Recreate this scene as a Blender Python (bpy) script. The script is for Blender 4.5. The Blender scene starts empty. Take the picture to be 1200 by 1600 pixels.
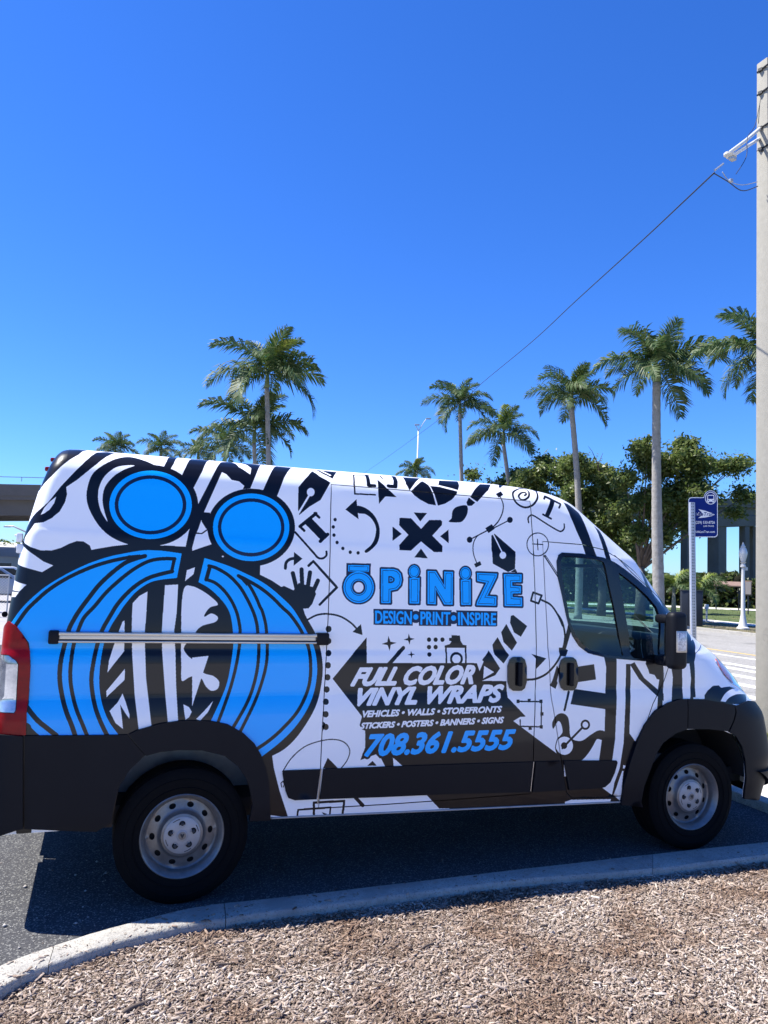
import bpy, bmesh, math, random
import numpy as np
from mathutils import Vector, Matrix
from mathutils.geometry import delaunay_2d_cdt
random.seed(7); rng = np.random.default_rng(7)
S = bpy.context.scene
C = S.collection
# ------------------------------------------------------------------ camera
CF, CX, CY, CZ, YAW, PITCH, ROLL = 1208.618, -0.4972, -4.4059, 1.8303, 0.344718, 0.078822, 0.0374666
def cam_axes():
    cy, sy = math.cos(YAW), math.sin(YAW)
    f = np.array([sy, cy, 0.]); r = np.array([cy, -sy, 0.]); u = np.array([0, 0, 1.])
    f2 = f*math.cos(PITCH)+u*math.sin(PITCH); u2 = u*math.cos(PITCH)-f*math.sin(PITCH)
    return r*math.cos(ROLL)+u2*math.sin(ROLL), u2*math.cos(ROLL)-r*math.sin(ROLL), f2
CR, CU, CFW = cam_axes(); CP = np.array([CX, CY, CZ])
cd = bpy.data.cameras.new('camera'); cam = bpy.data.objects.new('camera', cd); C.objects.link(cam); S.camera = cam
cd.sensor_fit = 'VERTICAL'; cd.sensor_height = 36; cd.sensor_width = 27; cd.lens = CF/1600*36
cd.clip_start = .05; cd.clip_end = 3000
cam.matrix_world = Matrix(((CR[0], CU[0], -CFW[0], CX), (CR[1], CU[1], -CFW[1], CY), (CR[2], CU[2], -CFW[2], CZ), (0, 0, 0, 1)))
# ------------------------------------------------------------------ sky and sun
SUN = Vector((-.58, .25, 1.0)).normalized()
W = bpy.data.worlds.new('World'); S.world = W; W.use_nodes = True
nt = W.node_tree; nt.nodes.clear()
sky = nt.nodes.new('ShaderNodeTexSky'); sky.sky_type = 'NISHITA'; sky.sun_disc = False
sky.sun_elevation = math.asin(SUN.z); sky.sun_rotation = math.atan2(SUN.x, SUN.y)
sky.air_density = 1.0; sky.dust_density = .15; sky.ozone_density = 3.0
hs = nt.nodes.new('ShaderNodeHueSaturation'); hs.inputs['Saturation'].default_value = 1.22; hs.inputs['Value'].default_value = 1.0
bg = nt.nodes.new('ShaderNodeBackground'); bg.inputs[1].default_value = .071
wo = nt.nodes.new('ShaderNodeOutputWorld')
nt.links.new(sky.outputs[0], hs.inputs['Color']); tint = nt.nodes.new('ShaderNodeMix'); tint.data_type = 'RGBA'; tint.blend_type = 'MULTIPLY'; tint.inputs[0].default_value = 1; tint.inputs[7].default_value = (.56, .88, 1.5, 1)
nt.links.new(hs.outputs[0], tint.inputs[6]); nt.links.new(tint.outputs[2], bg.inputs[0]); nt.links.new(bg.outputs[0], wo.inputs[0])
sd = bpy.data.lights.new('sun', 'SUN'); sd.energy = 4.9; sd.angle = math.radians(.53); sd.color = (1, .955, .88)
sun = bpy.data.objects.new('sun', sd); C.objects.link(sun); sun.rotation_euler = SUN.to_track_quat('Z', 'Y').to_euler(); sun.location = (0, 0, 30)
S.view_settings.view_transform = 'Standard'; S.view_settings.look = 'None'; S.view_settings.gamma = 1
S.view_settings.exposure = 1.13
S.view_settings.use_curve_mapping = False
S.render.engine = 'CYCLES'
S.render.resolution_x = 768; S.render.resolution_y = 1024
# ------------------------------------------------------------------ helpers
def proj(P):
    d = np.atleast_2d(P)-CP; z = d@CFW
    return np.stack([600+CF*(d@CR)/z, 800-CF*(d@CU)/z], 1)
def ray(px, py): return CFW+CR*(px-600)/CF-CU*(py-800)/CF
def atd(px, py, D): return CP+ray(px, py)*D
def atg(px, py, Z=0.):
    d = ray(px, py); return CP+d*(Z-CZ)/d[2]
def atY(px, py, Y):
    d = ray(px, py); return CP+d*(Y-CY)/d[1]
def basez(px, D):       # ground point under image column px at depth D
    q = atd(px, 900, D); return Vector((q[0], q[1], 0))

def nodes(name):
    m = bpy.data.materials.new(name); m.use_nodes = True; t = m.node_tree
    return m, t, t.nodes['Principled BSDF']
def mat(name, col, rough=.6, metal=0, spec=.5, coat=0, noise=None, bump=None, emis=None, island=None):
    """noise=(scale, amount, second colour); bump=(scale, strength, distance)"""
    m, t, b = nodes(name); N = t.nodes; L = t.links
    b.inputs['Base Color'].default_value = (*col, 1); b.inputs['Roughness'].default_value = rough
    b.inputs['Metallic'].default_value = metal; b.inputs['Specular IOR Level'].default_value = spec
    b.inputs['Coat Weight'].default_value = coat; b.inputs['Coat Roughness'].default_value = .06
    tc = N.new('ShaderNodeTexCoord')
    if noise:
        n = N.new('ShaderNodeTexNoise'); n.inputs['Scale'].default_value = noise[0]; n.inputs['Detail'].default_value = 6; n.inputs['Roughness'].default_value = .65
        L.new(tc.outputs['Object'], n.inputs['Vector'])
        r = N.new('ShaderNodeValToRGB'); r.color_ramp.elements[0].position = .5-noise[1]; r.color_ramp.elements[1].position = .5+noise[1]
        r.color_ramp.elements[0].color = (*noise[2], 1); r.color_ramp.elements[1].color = (*col, 1)
        L.new(n.outputs['Fac'], r.inputs[0]); L.new(r.outputs[0], b.inputs['Base Color'])
    if island:
        g = N.new('ShaderNodeNewGeometry'); r = N.new('ShaderNodeValToRGB'); e = r.color_ramp.elements
        k = len(island)
        for i, c in enumerate(island):
            q = e[i] if i < 2 else e.new(i/(k-1)); q.position = i/(k-1); q.color = (*c, 1)
        L.new(g.outputs['Random Per Island'], r.inputs[0]); L.new(r.outputs[0], b.inputs['Base Color'])
    if bump:
        n = N.new('ShaderNodeTexNoise'); n.inputs['Scale'].default_value = bump[0]; n.inputs['Detail'].default_value = 5
        L.new(tc.outputs['Object'], n.inputs['Vector'])
        u = N.new('ShaderNodeBump'); u.inputs['Strength'].default_value = bump[1]; u.inputs['Distance'].default_value = bump[2]
        L.new(n.outputs['Fac'], u.inputs['Height']); L.new(u.outputs[0], b.inputs['Normal'])
    if emis: b.inputs['Emission Color'].default_value = (*emis[0], 1); b.inputs['Emission Strength'].default_value = emis[1]
    return m
def leafmat(name, cols, rough=.45, trans=.35):
    m = mat(name, cols[0], rough, island=cols, spec=.4)
    t = m.node_tree; b = t.nodes['Principled BSDF']; o = t.nodes['Material Output']
    tr = t.nodes.new('ShaderNodeBsdfTranslucent'); mx = t.nodes.new('ShaderNodeMixShader'); mx.inputs[0].default_value = trans
    src = b.inputs['Base Color'].links[0].from_socket
    t.links.new(src, tr.inputs[0]); t.links.new(b.outputs[0], mx.inputs[1]); t.links.new(tr.outputs[0], mx.inputs[2]); t.links.new(mx.outputs[0], o.inputs[0])
    return m
def tag(o, label=None, cat=None, group=None, kind=None):
    if label: o['label'] = label
    if cat: o['category'] = cat
    if group: o['group'] = group
    if kind: o['kind'] = kind
    return o
def empty(name, loc=(0, 0, 0), rz=0, label=None, cat=None, group=None):
    o = bpy.data.objects.new(name, None); C.objects.link(o); o.location = loc; o.rotation_euler = (0, 0, rz); o.empty_display_size = .2
    return tag(o, label, cat, group)
def link(name, me, m=None, parent=None, smooth=False, loc=None):
    if m is not None and not me.materials: me.materials.append(m)
    if smooth and len(me.polygons): me.polygons.foreach_set('use_smooth', [True]*len(me.polygons))
    o = bpy.data.objects.new(name, me); C.objects.link(o)
    if parent: o.parent = parent
    if loc is not None: o.location = loc
    return o
def pyd(name, V, F, m=None, parent=None, smooth=False, loc=None):
    me = bpy.data.meshes.new(name); me.from_pydata([tuple(v) for v in V], [], F); me.update()
    return link(name, me, m, parent, smooth, loc)
def npmesh(name, V, F, m=None, parent=None, smooth=False):
    """fast mesh from numpy arrays, all faces of one size"""
    V = np.asarray(V, np.float32); F = np.asarray(F, np.int32); me = bpy.data.meshes.new(name); k = F.shape[1]
    me.vertices.add(len(V)); me.vertices.foreach_set('co', V.ravel())
    me.loops.add(F.size); me.loops.foreach_set('vertex_index', F.ravel())
    me.polygons.add(len(F)); me.polygons.foreach_set('loop_start', np.arange(0, F.size, k, dtype=np.int32)); me.polygons.foreach_set('loop_total', np.full(len(F), k, np.int32))
    me.update(calc_edges=True); me.validate()
    return link(name, me, m, parent, smooth)
class MB:
    def __init__(s): s.V = []; s.F = []
    def add(s, V, F):
        n = len(s.V); s.V += [tuple(v) for v in V]; s.F += [tuple(i+n for i in f) for f in F]; return s
    def box(s, c, d, rz=0, R=None):
        x, y, z = [q/2 for q in d]; P = [Vector((a*x, b*y, e*z)) for e in (-1, 1) for a, b in ((-1, -1), (1, -1), (1, 1), (-1, 1))]
        R = R or Matrix.Rotation(rz, 3, 'Z'); c = Vector(c)
        return s.add([R@q+c for q in P], [(3, 2, 1, 0), (4, 5, 6, 7), (0, 1, 5, 4), (1, 2, 6, 5), (2, 3, 7, 6), (3, 0, 4, 7)])
    def tube(s, pts, rad, n=8, cap=True):
        pts = [Vector(q) for q in pts]; k = len(pts); rad = rad if isinstance(rad, (list, tuple)) else [rad]*k
        V = []; F = []; up = None
        for i, q in enumerate(pts):
            t = (pts[min(i+1, k-1)]-pts[max(i-1, 0)]).normalized()
            if up is None: up = t.orthogonal().normalized()
            a = (up-t*up.dot(t)).normalized(); up = a; b = t.cross(a)
            for j in range(n):
                w = 2*math.pi*j/n; V.append(q+a*(math.cos(w)*rad[i])+b*(math.sin(w)*rad[i]))
        for i in range(k-1):
            for j in range(n): F.append((i*n+j, i*n+(j+1) % n, (i+1)*n+(j+1) % n, (i+1)*n+j))
        if cap: F.append(tuple(range(n))[::-1]); F.append(tuple((k-1)*n+j for j in range(n)))
        return s.add(V, F)
    def lathe(s, prof, c=(0, 0, 0), axis='Z', n=32, close=False):
        V = []; F = []; k = len(prof); c = Vector(c)
        for r, h in prof:
            for j in range(n):
                w = 2*math.pi*j/n; a, b = math.cos(w)*r, math.sin(w)*r
                V.append(c+(Vector((a, b, h)) if axis == 'Z' else Vector((a, h, b))))
        m = k if close else k-1
        for i in range(m):
            for j in range(n): F.append((i*n+j, i*n+(j+1) % n, ((i+1) % k)*n+(j+1) % n, ((i+1) % k)*n+j))
        return s.add(V, F)
    def build(s, name, m=None, parent=None, smooth=False, loc=None, bevel=0, seg=2, angle=None):
        o = pyd(name, s.V, s.F, m, parent, smooth, loc)
        bm = bmesh.new(); bm.from_mesh(o.data); bmesh.ops.recalc_face_normals(bm, faces=bm.faces)
        if bevel: bmesh.ops.bevel(bm, geom=bm.edges[:], offset=bevel, segments=seg, affect='EDGES', profile=.5)
        bm.to_mesh(o.data); bm.free()
        if bevel or angle: 
            o.data.polygons.foreach_set('use_smooth', [True]*len(o.data.polygons))
            try: o.data.set_sharp_from_angle(angle=math.radians(angle or 40))
            except Exception: pass
        return o
def prism(poly, z0, z1, name, m, parent=None, bevel=0):
    n = len(poly); V = [(x, y, z0) for x, y in poly]+[(x, y, z1) for x, y in poly]
    F = [tuple(range(n))[::-1], tuple(range(n, 2*n))]+[(i, (i+1) % n, n+(i+1) % n, n+i) for i in range(n)]
    mb = MB(); mb.add(V, F); return mb.build(name, m, parent, bevel=bevel)
def crom(pts, closed=False, n=5):
    P = [np.array(q, float) for q in pts]; k = len(P); out = []
    if k < 3: return pts
    for i in range(k if closed else k-1):
        g = lambda j: P[j % k] if closed else P[max(0, min(k-1, j))]
        a, b, c, d = g(i-1), g(i), g(i+1), g(i+2)
        for t in np.linspace(0, 1, n, endpoint=False):
            out.append(tuple(.5*((2*b)+(c-a)*t+(2*a-5*b+4*c-d)*t*t+(3*b-a-3*c+d)*t**3)))
    if not closed: out.append(tuple(P[-1]))
    return out
def pip(P, poly):
    P = np.asarray(P); x, y = P[:, 0], P[:, 1]; q = np.asarray(poly, float); ins = np.zeros(len(P), bool)
    x1, y1 = q[:, 0], q[:, 1]; x2, y2 = np.roll(x1, -1), np.roll(y1, -1)
    for a, b, c, d in zip(x1, y1, x2, y2):
        if b == d: continue
        m = ((b > y) != (d > y)) & (x < (c-a)*(y-b)/(d-b)+a); ins ^= m
    return ins
# ------------------------------------------------------------------ the van's skin as a surface F(u, v)
PV0 = [(.03, .25), (.02, .38), (.004, .46), (0, .60), (0, 1.0), (.006, 1.06), (.018, 1.11), (.020, 1.30), (.026, 1.345), (.036, 1.36), (.036, 1.40), (.040, 1.5), (.077, 1.985), (.083, 2.0), (.088, 2.015), (.12, 2.20), (.132, 2.28), (.148, 2.345), (.170, 2.388), (.203, 2.424), (.25, 2.452), (.32, 2.470), (.45, 2.481), (.7, 2.492), (1.02, 2.50)]
PV = [(0.25, .03, .25)]
for (a, b), (c, d) in zip(PV0, PV0[1:]):
    v = d if d <= 2.2 else PV[-1][0]+math.hypot(c-a, d-b); PV.append((v, c, d))
PV = np.array(PV); VMAX = PV[-1, 0]
XF = np.array([(.25, 4.26), (.42, 4.36), (.60, 4.42), (.75, 4.42), (.88, 4.41), (.95, 4.37), (1.05, 4.29), (1.15, 4.24), (1.25, 4.15), (1.35, 4.02), (1.42, 3.89), (1.6, 3.66), (1.8, 3.48), (2.0, 3.30), (2.15, 3.09), (2.28, 2.92), (2.38, 2.80), (2.43, 2.68), (2.465, 2.46), (2.48, 2.2), (2.50, 1.7)])
XSs = np.array([(.25, 3.90), (.6, 3.90), (.9, 3.75), (1.1, 3.47), (1.25, 3.27), (1.4, 3.14), (1.6, 2.97), (1.8, 2.82), (2.0, 2.70), (2.15, 2.54), (2.28, 2.38), (2.38, 2.25), (2.43, 2.15), (2.465, 1.98), (2.48, 1.75), (2.50, 1.4)])
NN = np.array([(.25, 2.6), (.9, 2.6), (1.3, 2.4), (2.0, 2.4), (2.5, 2.2)])
XR = np.array([(.25, -.985), (.5, -.975), (1.0, -.965), (1.5, -.955), (1.9, -.915), (2.2, -.855), (2.35, -.81), (2.43, -.775), (2.47, -.74), (2.50, -.69)])
def smooth_tab(T, lo, hi, n=400, k=9):
    x = np.linspace(lo, hi, n); y = np.interp(x, T[:, 0], T[:, 1]); yp = np.pad(y, k, mode='edge'); ker = np.ones(2*k+1)/(2*k+1)
    return x, np.convolve(yp, ker, 'valid')
_xf = smooth_tab(XF, .25, 2.50, k=4); _xs = smooth_tab(XSs, .25, 2.50, k=4); _xr = smooth_tab(XR, .25, 2.50, k=4)
NV, NS = 500, 121
_v = np.linspace(.25, VMAX, NV); _ins = np.interp(_v, PV[:, 0], PV[:, 1]); _z = np.interp(_v, PV[:, 0], PV[:, 2])
_w = np.maximum(1.02-_ins, 1e-4); fx = np.interp(_z, *_xf); fs = np.interp(_z, *_xs); fr = np.interp(_z, *_xr); _n = np.interp(_z, NN[:, 0], NN[:, 1])
_L = np.zeros(NV); NT = np.zeros((NV, NS, 2))
for i in range(NV):
    th = np.linspace(0, math.pi/2, 400); th = th**1.0
    xx = fs[i]+(fx[i]-fs[i])*np.sin(th)**(2/_n[i]); yy = _w[i]*np.maximum(np.cos(th), 0)**(2/_n[i])
    s = np.concatenate([[0], np.cumsum(np.hypot(np.diff(xx), np.diff(yy)))]); _L[i] = s[-1]; q = np.linspace(0, s[-1], NS)
    NT[i, :, 0] = np.interp(q, s, xx); NT[i, :, 1] = np.interp(q, s, yy)
def vint(v, T): return np.interp(v, _v, T)
def UMAX(v): return vint(v, fs)+vint(v, _L)
def UMIN(v):
    w = vint(v, _w); rc = np.minimum(.075, w*.5); return vint(v, fr)+rc-rc*math.pi/2-(w-rc)
def F(u, v):
    u = np.asarray(u, float); v = np.clip(np.asarray(v, float), .25, VMAX)
    z = vint(v, _z); w = vint(v, _w); xs = vint(v, fs); xr = vint(v, fr); L = vint(v, _L)
    x = u.copy(); y = w.copy()
    s = np.clip((u-xs)/L, 0, 1)*(NS-1); i = np.clip(s.astype(int), 0, NS-2); f = s-i
    vi = np.clip((v-.25)/(VMAX-.25)*(NV-1), 0, NV-1-1e-9); j = vi.astype(int); g = vi-j; j1 = np.minimum(j+1, NV-1)
    A = NT[j, i]*(1-f)[..., None]+NT[j, i+1]*f[..., None]; B = NT[j1, i]*(1-f)[..., None]+NT[j1, i+1]*f[..., None]
    Q = A*(1-g)[..., None]+B*g[..., None]; m = u > xs
    x = np.where(m, Q[..., 0], x); y = np.where(m, Q[..., 1], y)
    rc = np.minimum(.075, w*.5); a = (xr+rc-u)/rc; m = a > 0; ac = np.clip(a, 0, math.pi/2)
    x = np.where(m, xr+rc-rc*np.sin(ac), x); y = np.where(m, w-rc*(1-np.cos(ac)), y)
    d = np.maximum(a-math.pi/2, 0)*rc; y = np.where(a > math.pi/2, np.maximum(w-rc-d, 0), y)
    return np.stack([x, 1.02-y, z], -1)
def FN(u, v):
    e = .004; a = F(u+e, v)-F(u-e, v); b = F(u, v+e)-F(u, v-e); n = np.cross(a, b); l = np.linalg.norm(n, axis=-1, keepdims=True)
    n = n/np.maximum(l, 1e-9); bad = (l[..., 0] < 1e-8); n[bad] = (0, 0, 1)
    return n
def uvof(P):
    """image points of the photograph -> (u, v) on the van's skin"""
    P = np.array(P, float); uv = np.array([atY(a, b, .06)[[0, 2]] for a, b in P]); e = .002
    uv[:, 0] = np.clip(uv[:, 0], -1.1, 4.8); uv[:, 1] = np.clip(uv[:, 1], .26, 2.5)
    for it in range(25):
        q = proj(F(uv[:, 0], uv[:, 1])); r = P-q
        a = (proj(F(uv[:, 0]+e, uv[:, 1]))-q)/e; b = (proj(F(uv[:, 0], uv[:, 1]+e))-q)/e
        aa = (a*a).sum(1)+40; bb = (b*b).sum(1)+40; ab = (a*b).sum(1); ar = (a*r).sum(1); br = (b*r).sum(1); D = aa*bb-ab*ab
        du = (bb*ar-ab*br)/D; dv = (aa*br-ab*ar)/D
        uv[:, 0] += np.clip(du, -.12, .12); uv[:, 1] = np.clip(uv[:, 1]+np.clip(dv, -.12, .12), .255, VMAX-.05)
    r = P-proj(F(uv[:, 0], uv[:, 1])); m = np.abs(r).max(1) > 4; r = np.clip(r, -30, 30)
    uv[m, 0] += r[m, 0]/170; uv[m, 1] = np.clip(uv[m, 1]-r[m, 1]/120, .255, VMAX-.05)
    return uv
def Z(x0, y0, s, pts): return [(x0+a/s, y0+b/s) for a, b in pts]
A_ = lambda *p: Z(0, 680, 4, p)
B_ = lambda *p: Z(280, 680, 30/7, p)
C_ = lambda *p: Z(0, 960, 4, p)
D_ = lambda *p: Z(280, 940, 4, p)
E_ = lambda *p: Z(500, 720, 60/13, p)
F_ = lambda *p: Z(700, 720, 60/13, p)
G_ = lambda *p: Z(500, 960, 60/13, p)
H_ = lambda *p: Z(740, 960, 60/13, p)
J_ = lambda *p: Z(920, 1000, 30/7, p)
K_ = lambda *p: Z(840, 840, 60/11, p)
L_ = lambda *p: Z(800, 740, 6, p)
M_ = lambda *p: Z(960, 860, 6, p)
N_ = lambda *p: Z(940, 1040, 60/13, p)
O_ = lambda *p: Z(400, 1160, 3.75, p)
Q_ = lambda *p: Z(700, 1160, 3.75, p)
S_ = lambda *p: Z(0, 880, 10, p)
W_ = lambda *p: Z(0, 1140, 20/7, p)
# ------------------------------------------------------------------ printed wrap: raster in (u, v)
TW, TH = 4096, 2048; U0, V0 = -1.35, .2; PM = TW/6.75
WHITE, BLACK, BLUE, NAVY, GREY = 0, 1, 2, 3, 4
PAL = np.array([(.90, .90, .91), (.003, .0036, .0075), (.0, .40, 1.0), (.006, .014, .05), (.25, .25, .26)])
canvas = np.zeros((TH, TW), np.uint8)
def totex(uv): return np.stack([(uv[:, 0]-U0)*PM, (uv[:, 1]-V0)*PM], 1)
def dens(pts, closed=True, step=14):
    out = []; k = len(pts)
    for i in range(k if closed else k-1):
        a, b = pts[i], pts[(i+1) % k]; n = max(1, int(math.hypot(a[0]-b[0], a[1]-b[1])/step))
        for j in range(n): out.append((a[0]+(b[0]-a[0])*j/n, a[1]+(b[1]-a[1])*j/n))
    if not closed: out.append(pts[-1])
    return out
def tfill(T, c):
    x1, y1 = T[:, 0], T[:, 1]; x2, y2 = np.roll(x1, -1), np.roll(y1, -1)
    for y in range(max(0, int(y1.min())), min(TH-1, int(y1.max())+1)+1):
        m = (y1 > y) != (y2 > y)
        if not m.any(): continue
        xs = np.sort(x1[m]+(y-y1[m])*(x2[m]-x1[m])/(y2[m]-y1[m]))
        for a, b in zip(xs[::2], xs[1::2]):
            i, j = max(0, int(math.ceil(a))), min(TW, int(math.floor(b))+1)
            if j > i: canvas[y, i:j] = c
def tstroke(T, r, c, closed=False):
    n = len(T)
    for i in range(n if closed else n-1):
        a, b = T[i], T[(i+1) % n]
        x0, x1 = int(min(a[0], b[0])-r-1), int(max(a[0], b[0])+r+2); y0, y1 = int(min(a[1], b[1])-r-1), int(max(a[1], b[1])+r+2)
        x0, y0 = max(0, x0), max(0, y0); x1, y1 = min(TW, x1), min(TH, y1)
        if x1 <= x0 or y1 <= y0: continue
        Y, X = np.mgrid[y0:y1, x0:x1]; d = b-a; l = d@d
        t = np.clip(((X-a[0])*d[0]+(Y-a[1])*d[1])/l, 0, 1) if l > 0 else 0
        m = (X-a[0]-t*d[0])**2+(Y-a[1]-t*d[1])**2 <= r*r
        canvas[y0:y1, x0:x1][m] = c
def fill(pts, c, smooth=False):
    if smooth: pts = crom(pts, True, 6)
    tfill(totex(uvof(dens(pts))), c)
def scale_at(uv): # photo px per texture px, vertical
    q = proj(F(uv[:1, 0], uv[:1, 1])); q2 = proj(F(uv[:1, 0], uv[:1, 1]+.05)); return np.linalg.norm(q2-q)/(.05*PM)
def stroke(pts, w, c=BLACK, smooth=False, closed=False):
    if smooth: pts = crom(pts, closed, 6)
    uv = uvof(dens(pts, closed)); tstroke(totex(uv), w/2/scale_at(uv), c, closed)
def ell(cx, cy, rx, ry, n=64, rot=0):
    return [(cx+rx*math.cos(t)*math.cos(rot)-ry*math.sin(t)*math.sin(rot), cy+rx*math.cos(t)*math.sin(rot)+ry*math.sin(t)*math.cos(rot)) for t in np.linspace(0, 2*math.pi, n, endpoint=False)]
def disc(p, r, c=BLACK): fill(ell(p[0], p[1], r*.92, r), c)
def text(s, TL, TR, BR, BL, c, bold=0, outl=0, oc=BLACK, shear=0, round_=True):
    cu = bpy.data.curves.new('t', 'FONT'); cu.body = s; cu.shear = shear; cu.resolution_u = 3
    ob = bpy.data.objects.new('t', cu); C.objects.link(ob); dg = bpy.context.evaluated_depsgraph_get(); dg.update()
    me = bpy.data.meshes.new_from_object(ob.evaluated_get(dg)); co = np.array([v.co[:2] for v in me.vertices]); me.calc_loop_triangles()
    tr = [tuple(t.vertices) for t in me.loop_triangles]; cnt = {}
    for t in tr:
        for a, b in ((t[0], t[1]), (t[1], t[2]), (t[2], t[0])):
            k = (min(a, b), max(a, b)); cnt[k] = cnt.get(k, 0)+1
    ed = [k for k, v in cnt.items() if v == 1]
    bpy.data.objects.remove(ob); bpy.data.curves.remove(cu); bpy.data.meshes.remove(me)
    x0, x1 = co[:, 0].min(), co[:, 0].max(); yb, yt = co[:, 1].min(), co[:, 1].max()
    a = ((co[:, 0]-x0)/(x1-x0))[:, None]; b = ((co[:, 1]-yb)/(yt-yb))[:, None]
    TL, TR, BR, BL = map(np.array, (TL, TR, BR, BL))
    P = (BL*(1-a)+BR*a)*(1-b)+(TL*(1-a)+TR*a)*b
    T = totex(uvof(P)); sc = scale_at(uvof(P[:1]))
    def tri(T, c):
        for t in tr:
            q = T[list(t)]; x0, y0 = np.floor(q.min(0)).astype(int); x1, y1 = np.ceil(q.max(0)).astype(int)+1
            Y, X = np.mgrid[y0:y1, x0:x1]; e = []
            for i in range(3):
                p, r = q[i], q[(i+1) % 3]; e.append((r[0]-p[0])*(Y-p[1])-(r[1]-p[1])*(X-p[0]))
            e = np.array(e); m = (e >= 0).all(0) | (e <= 0).all(0); canvas[y0:y1, x0:x1][m] = c
    def edges(r, c):
        for i, j in ed: tstroke(T[[i, j]], r, c)
    if outl: tri(T, oc); edges((bold/2+outl)/sc, oc)
    tri(T, c)
    if bold: edges(bold/2/sc, c)

def paint():
    # ---- rear quarter
    fill(A_((240,330),(262,180),(300,150),(335,118),(385,82),(545,95),(490,122),(400,180),(320,258),(235,345),(205,385),(150,400),(150,200)), BLACK)
    fill(A_((605,108),(725,103),(650,145),(560,215),(480,280),(412,325),(418,370),(405,420),(370,480),(320,520),(270,545),(215,552),(190,590),(148,655),(130,640),(150,590),(170,555),(215,495),(300,420),(380,320),(470,225),(560,140)), BLACK)
    fill(A_((350,385),(338,425),(310,465),(275,490),(253,498),(275,455),(310,415)), WHITE)
    # outer black band of first disc
    fill(A_((1000,215),(960,185),(880,152),(800,136),(720,150),(640,190),(580,240),(550,310),(540,390),(560,470),(620,570),(700,640),(805,684),(900,700),(1000,690),(900,560),(850,400),(930,240)), BLACK, True)
    fill(ell(235, 790, 74.5, 63.5), BLACK)
    fill(A_((840,190),(760,192),(700,215),(645,268),(615,340),(613,410),(632,480),(670,540),(650,470),(640,400),(655,325),(705,262),(770,218)), WHITE, True)
    # lower black
    fill(A_((120,640),(140,655),(190,700),(250,720),(320,722),(380,705),(430,680),(480,662),(520,665),(560,690),(570,718),(600,712),(700,695),(805,683),(1000,690),(1080,692),(1150,700),(1200,700),(1200,2050),(-40,2050),(-40,700)), BLACK)
    # stalks and top stripes
    fill(B_((80,160),(200,168),(155,240),(90,362),(60,400),(-30,330),(15,275),(45,210)), BLACK)
    fill(A_((1060,135),(1112,140),(1085,180),(1060,222),(1020,205),(1040,165)), BLACK)
    fill(B_((285,180),(235,250),(180,360),(125,465),(65,640),(40,750),(45,905),(30,1030),(-40,1100),(-60,850),(0,752),(80,777),(105,680),(130,620),(165,515),(230,370),(285,248),(315,262),(350,300),(400,310),(435,340),(425,362),(475,357),(520,250),(548,200),(420,185),(345,178)), BLACK)
    fill(B_((345,180),(420,190),(482,222),(475,265),(400,215)), WHITE)
    fill(B_((60,640),(40,750),(45,905),(-60,1000),(-160,1000),(-150,760),(0,752)), BLACK)
    fill(B_((0,690),(65,637),(42,748),(-30,745)), WHITE)
    fill(B_((648,208),(758,218),(700,290),(650,420),(600,400),(560,372),(600,280)), BLACK)
    fill(B_((155,515),(205,520),(215,650),(178,625),(150,580),(145,545)), BLACK)
    stroke(B_((100,655),(150,660),(185,635)), 2, BLACK)
    fill(ell(280+481/30*7, 680+619/30*7, 68.5, 60.8), BLACK)
    fill(B_((0,752),(80,777),(225,728),(300,800),(542,860),(540,935),(620,975),(680,1015),(760,1050),(790,1150),(830,1165),(900,1400),(0,1500),(-60,1000)), BLACK)
    fill(D_((300,-20))+crom(D_((740,0),(770,50),(800,110),(850,200),(880,290),(896,400),(890,500),(865,620),(820,720),(740,840),(660,920),(580,965)))+D_((590,1040),(625,1180),(680,1350),(300,1300),(0,900)), BLACK)
    # discs
    for cx, cy, R in ((235, 789, ((64.5, 53.5), (56, 46.2), (50.3, 40.7))), (280+481/30*7, 680+618/30*7, ((59.7, 52.9), (52, 45.5), (46.7, 40)))):
        fill(ell(cx, cy, *R[0]), BLUE); fill(ell(cx, cy, *R[1]), NAVY); fill(ell(cx, cy, *R[2]), BLUE)
    # whites at the rear edge
    fill(A_((110,640),(140,680),(200,740),(270,790),(332,815),(262,857),(200,840),(105,805),(60,780),(60,640)), WHITE)
    fill(A_((80,903),(165,935),(120,978),(80,968),(40,950),(40,890)), WHITE); fill(A_((40,980),(118,982),(95,1012),(72,1012),(40,1015)), WHITE)
    # left blue arc
    fill(crom(A_((1135,740),(1000,722),(900,720),(800,735),(680,760),(560,800),(450,850),(350,905),(260,965),(180,1035),(120,1100),(75,1165)))+C_((60,55),(130,110),(180,180),(190,300),(185,420),(178,560),(165,620),(165,690),(245,756))+crom(C_((742,756),(680,670),(640,570),(622,470),(620,380),(630,280),(650,180),(690,80),(740,0))+A_((780,1060),(850,980),(930,925),(1000,905),(1105,893))), BLUE)
    fill(C_((150,660),(200,715),(250,765),(140,765)), BLACK)
    stroke(A_((870,758),(800,766),(700,786),(600,815),(500,855),(400,905),(300,970),(220,1040),(165,1095),(100,1185))+C_((90,80),), 5.6, BLACK, True)
    fill(A_((905,752),(800,752),(770,775),(850,780)), BLACK)
    stroke(C_((165,580),(230,660),(290,710),(350,757)), 7.5, BLACK, True)
    stroke(A_((905,756),(850,772),(780,800),(700,860),(620,935),(560,1010),(500,1090))+C_((462,30),(430,95),(400,200),(378,300),(372,400),(385,500),(410,600),(445,690),(468,756)), 6.4, BLACK, True)
    stroke(A_((1072,850),(1090,772))+A_((1085,774),(1040,770)), 5, BLACK)
    stroke(A_((1090,774),(1000,774),(920,792),(830,842),(740,912),(660,987),(590,1070))+C_((525,20),(490,95),(462,180),(445,280),(438,380),(448,480),(475,590),(515,690),(542,756)), 5.4, BLACK, True)
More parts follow.
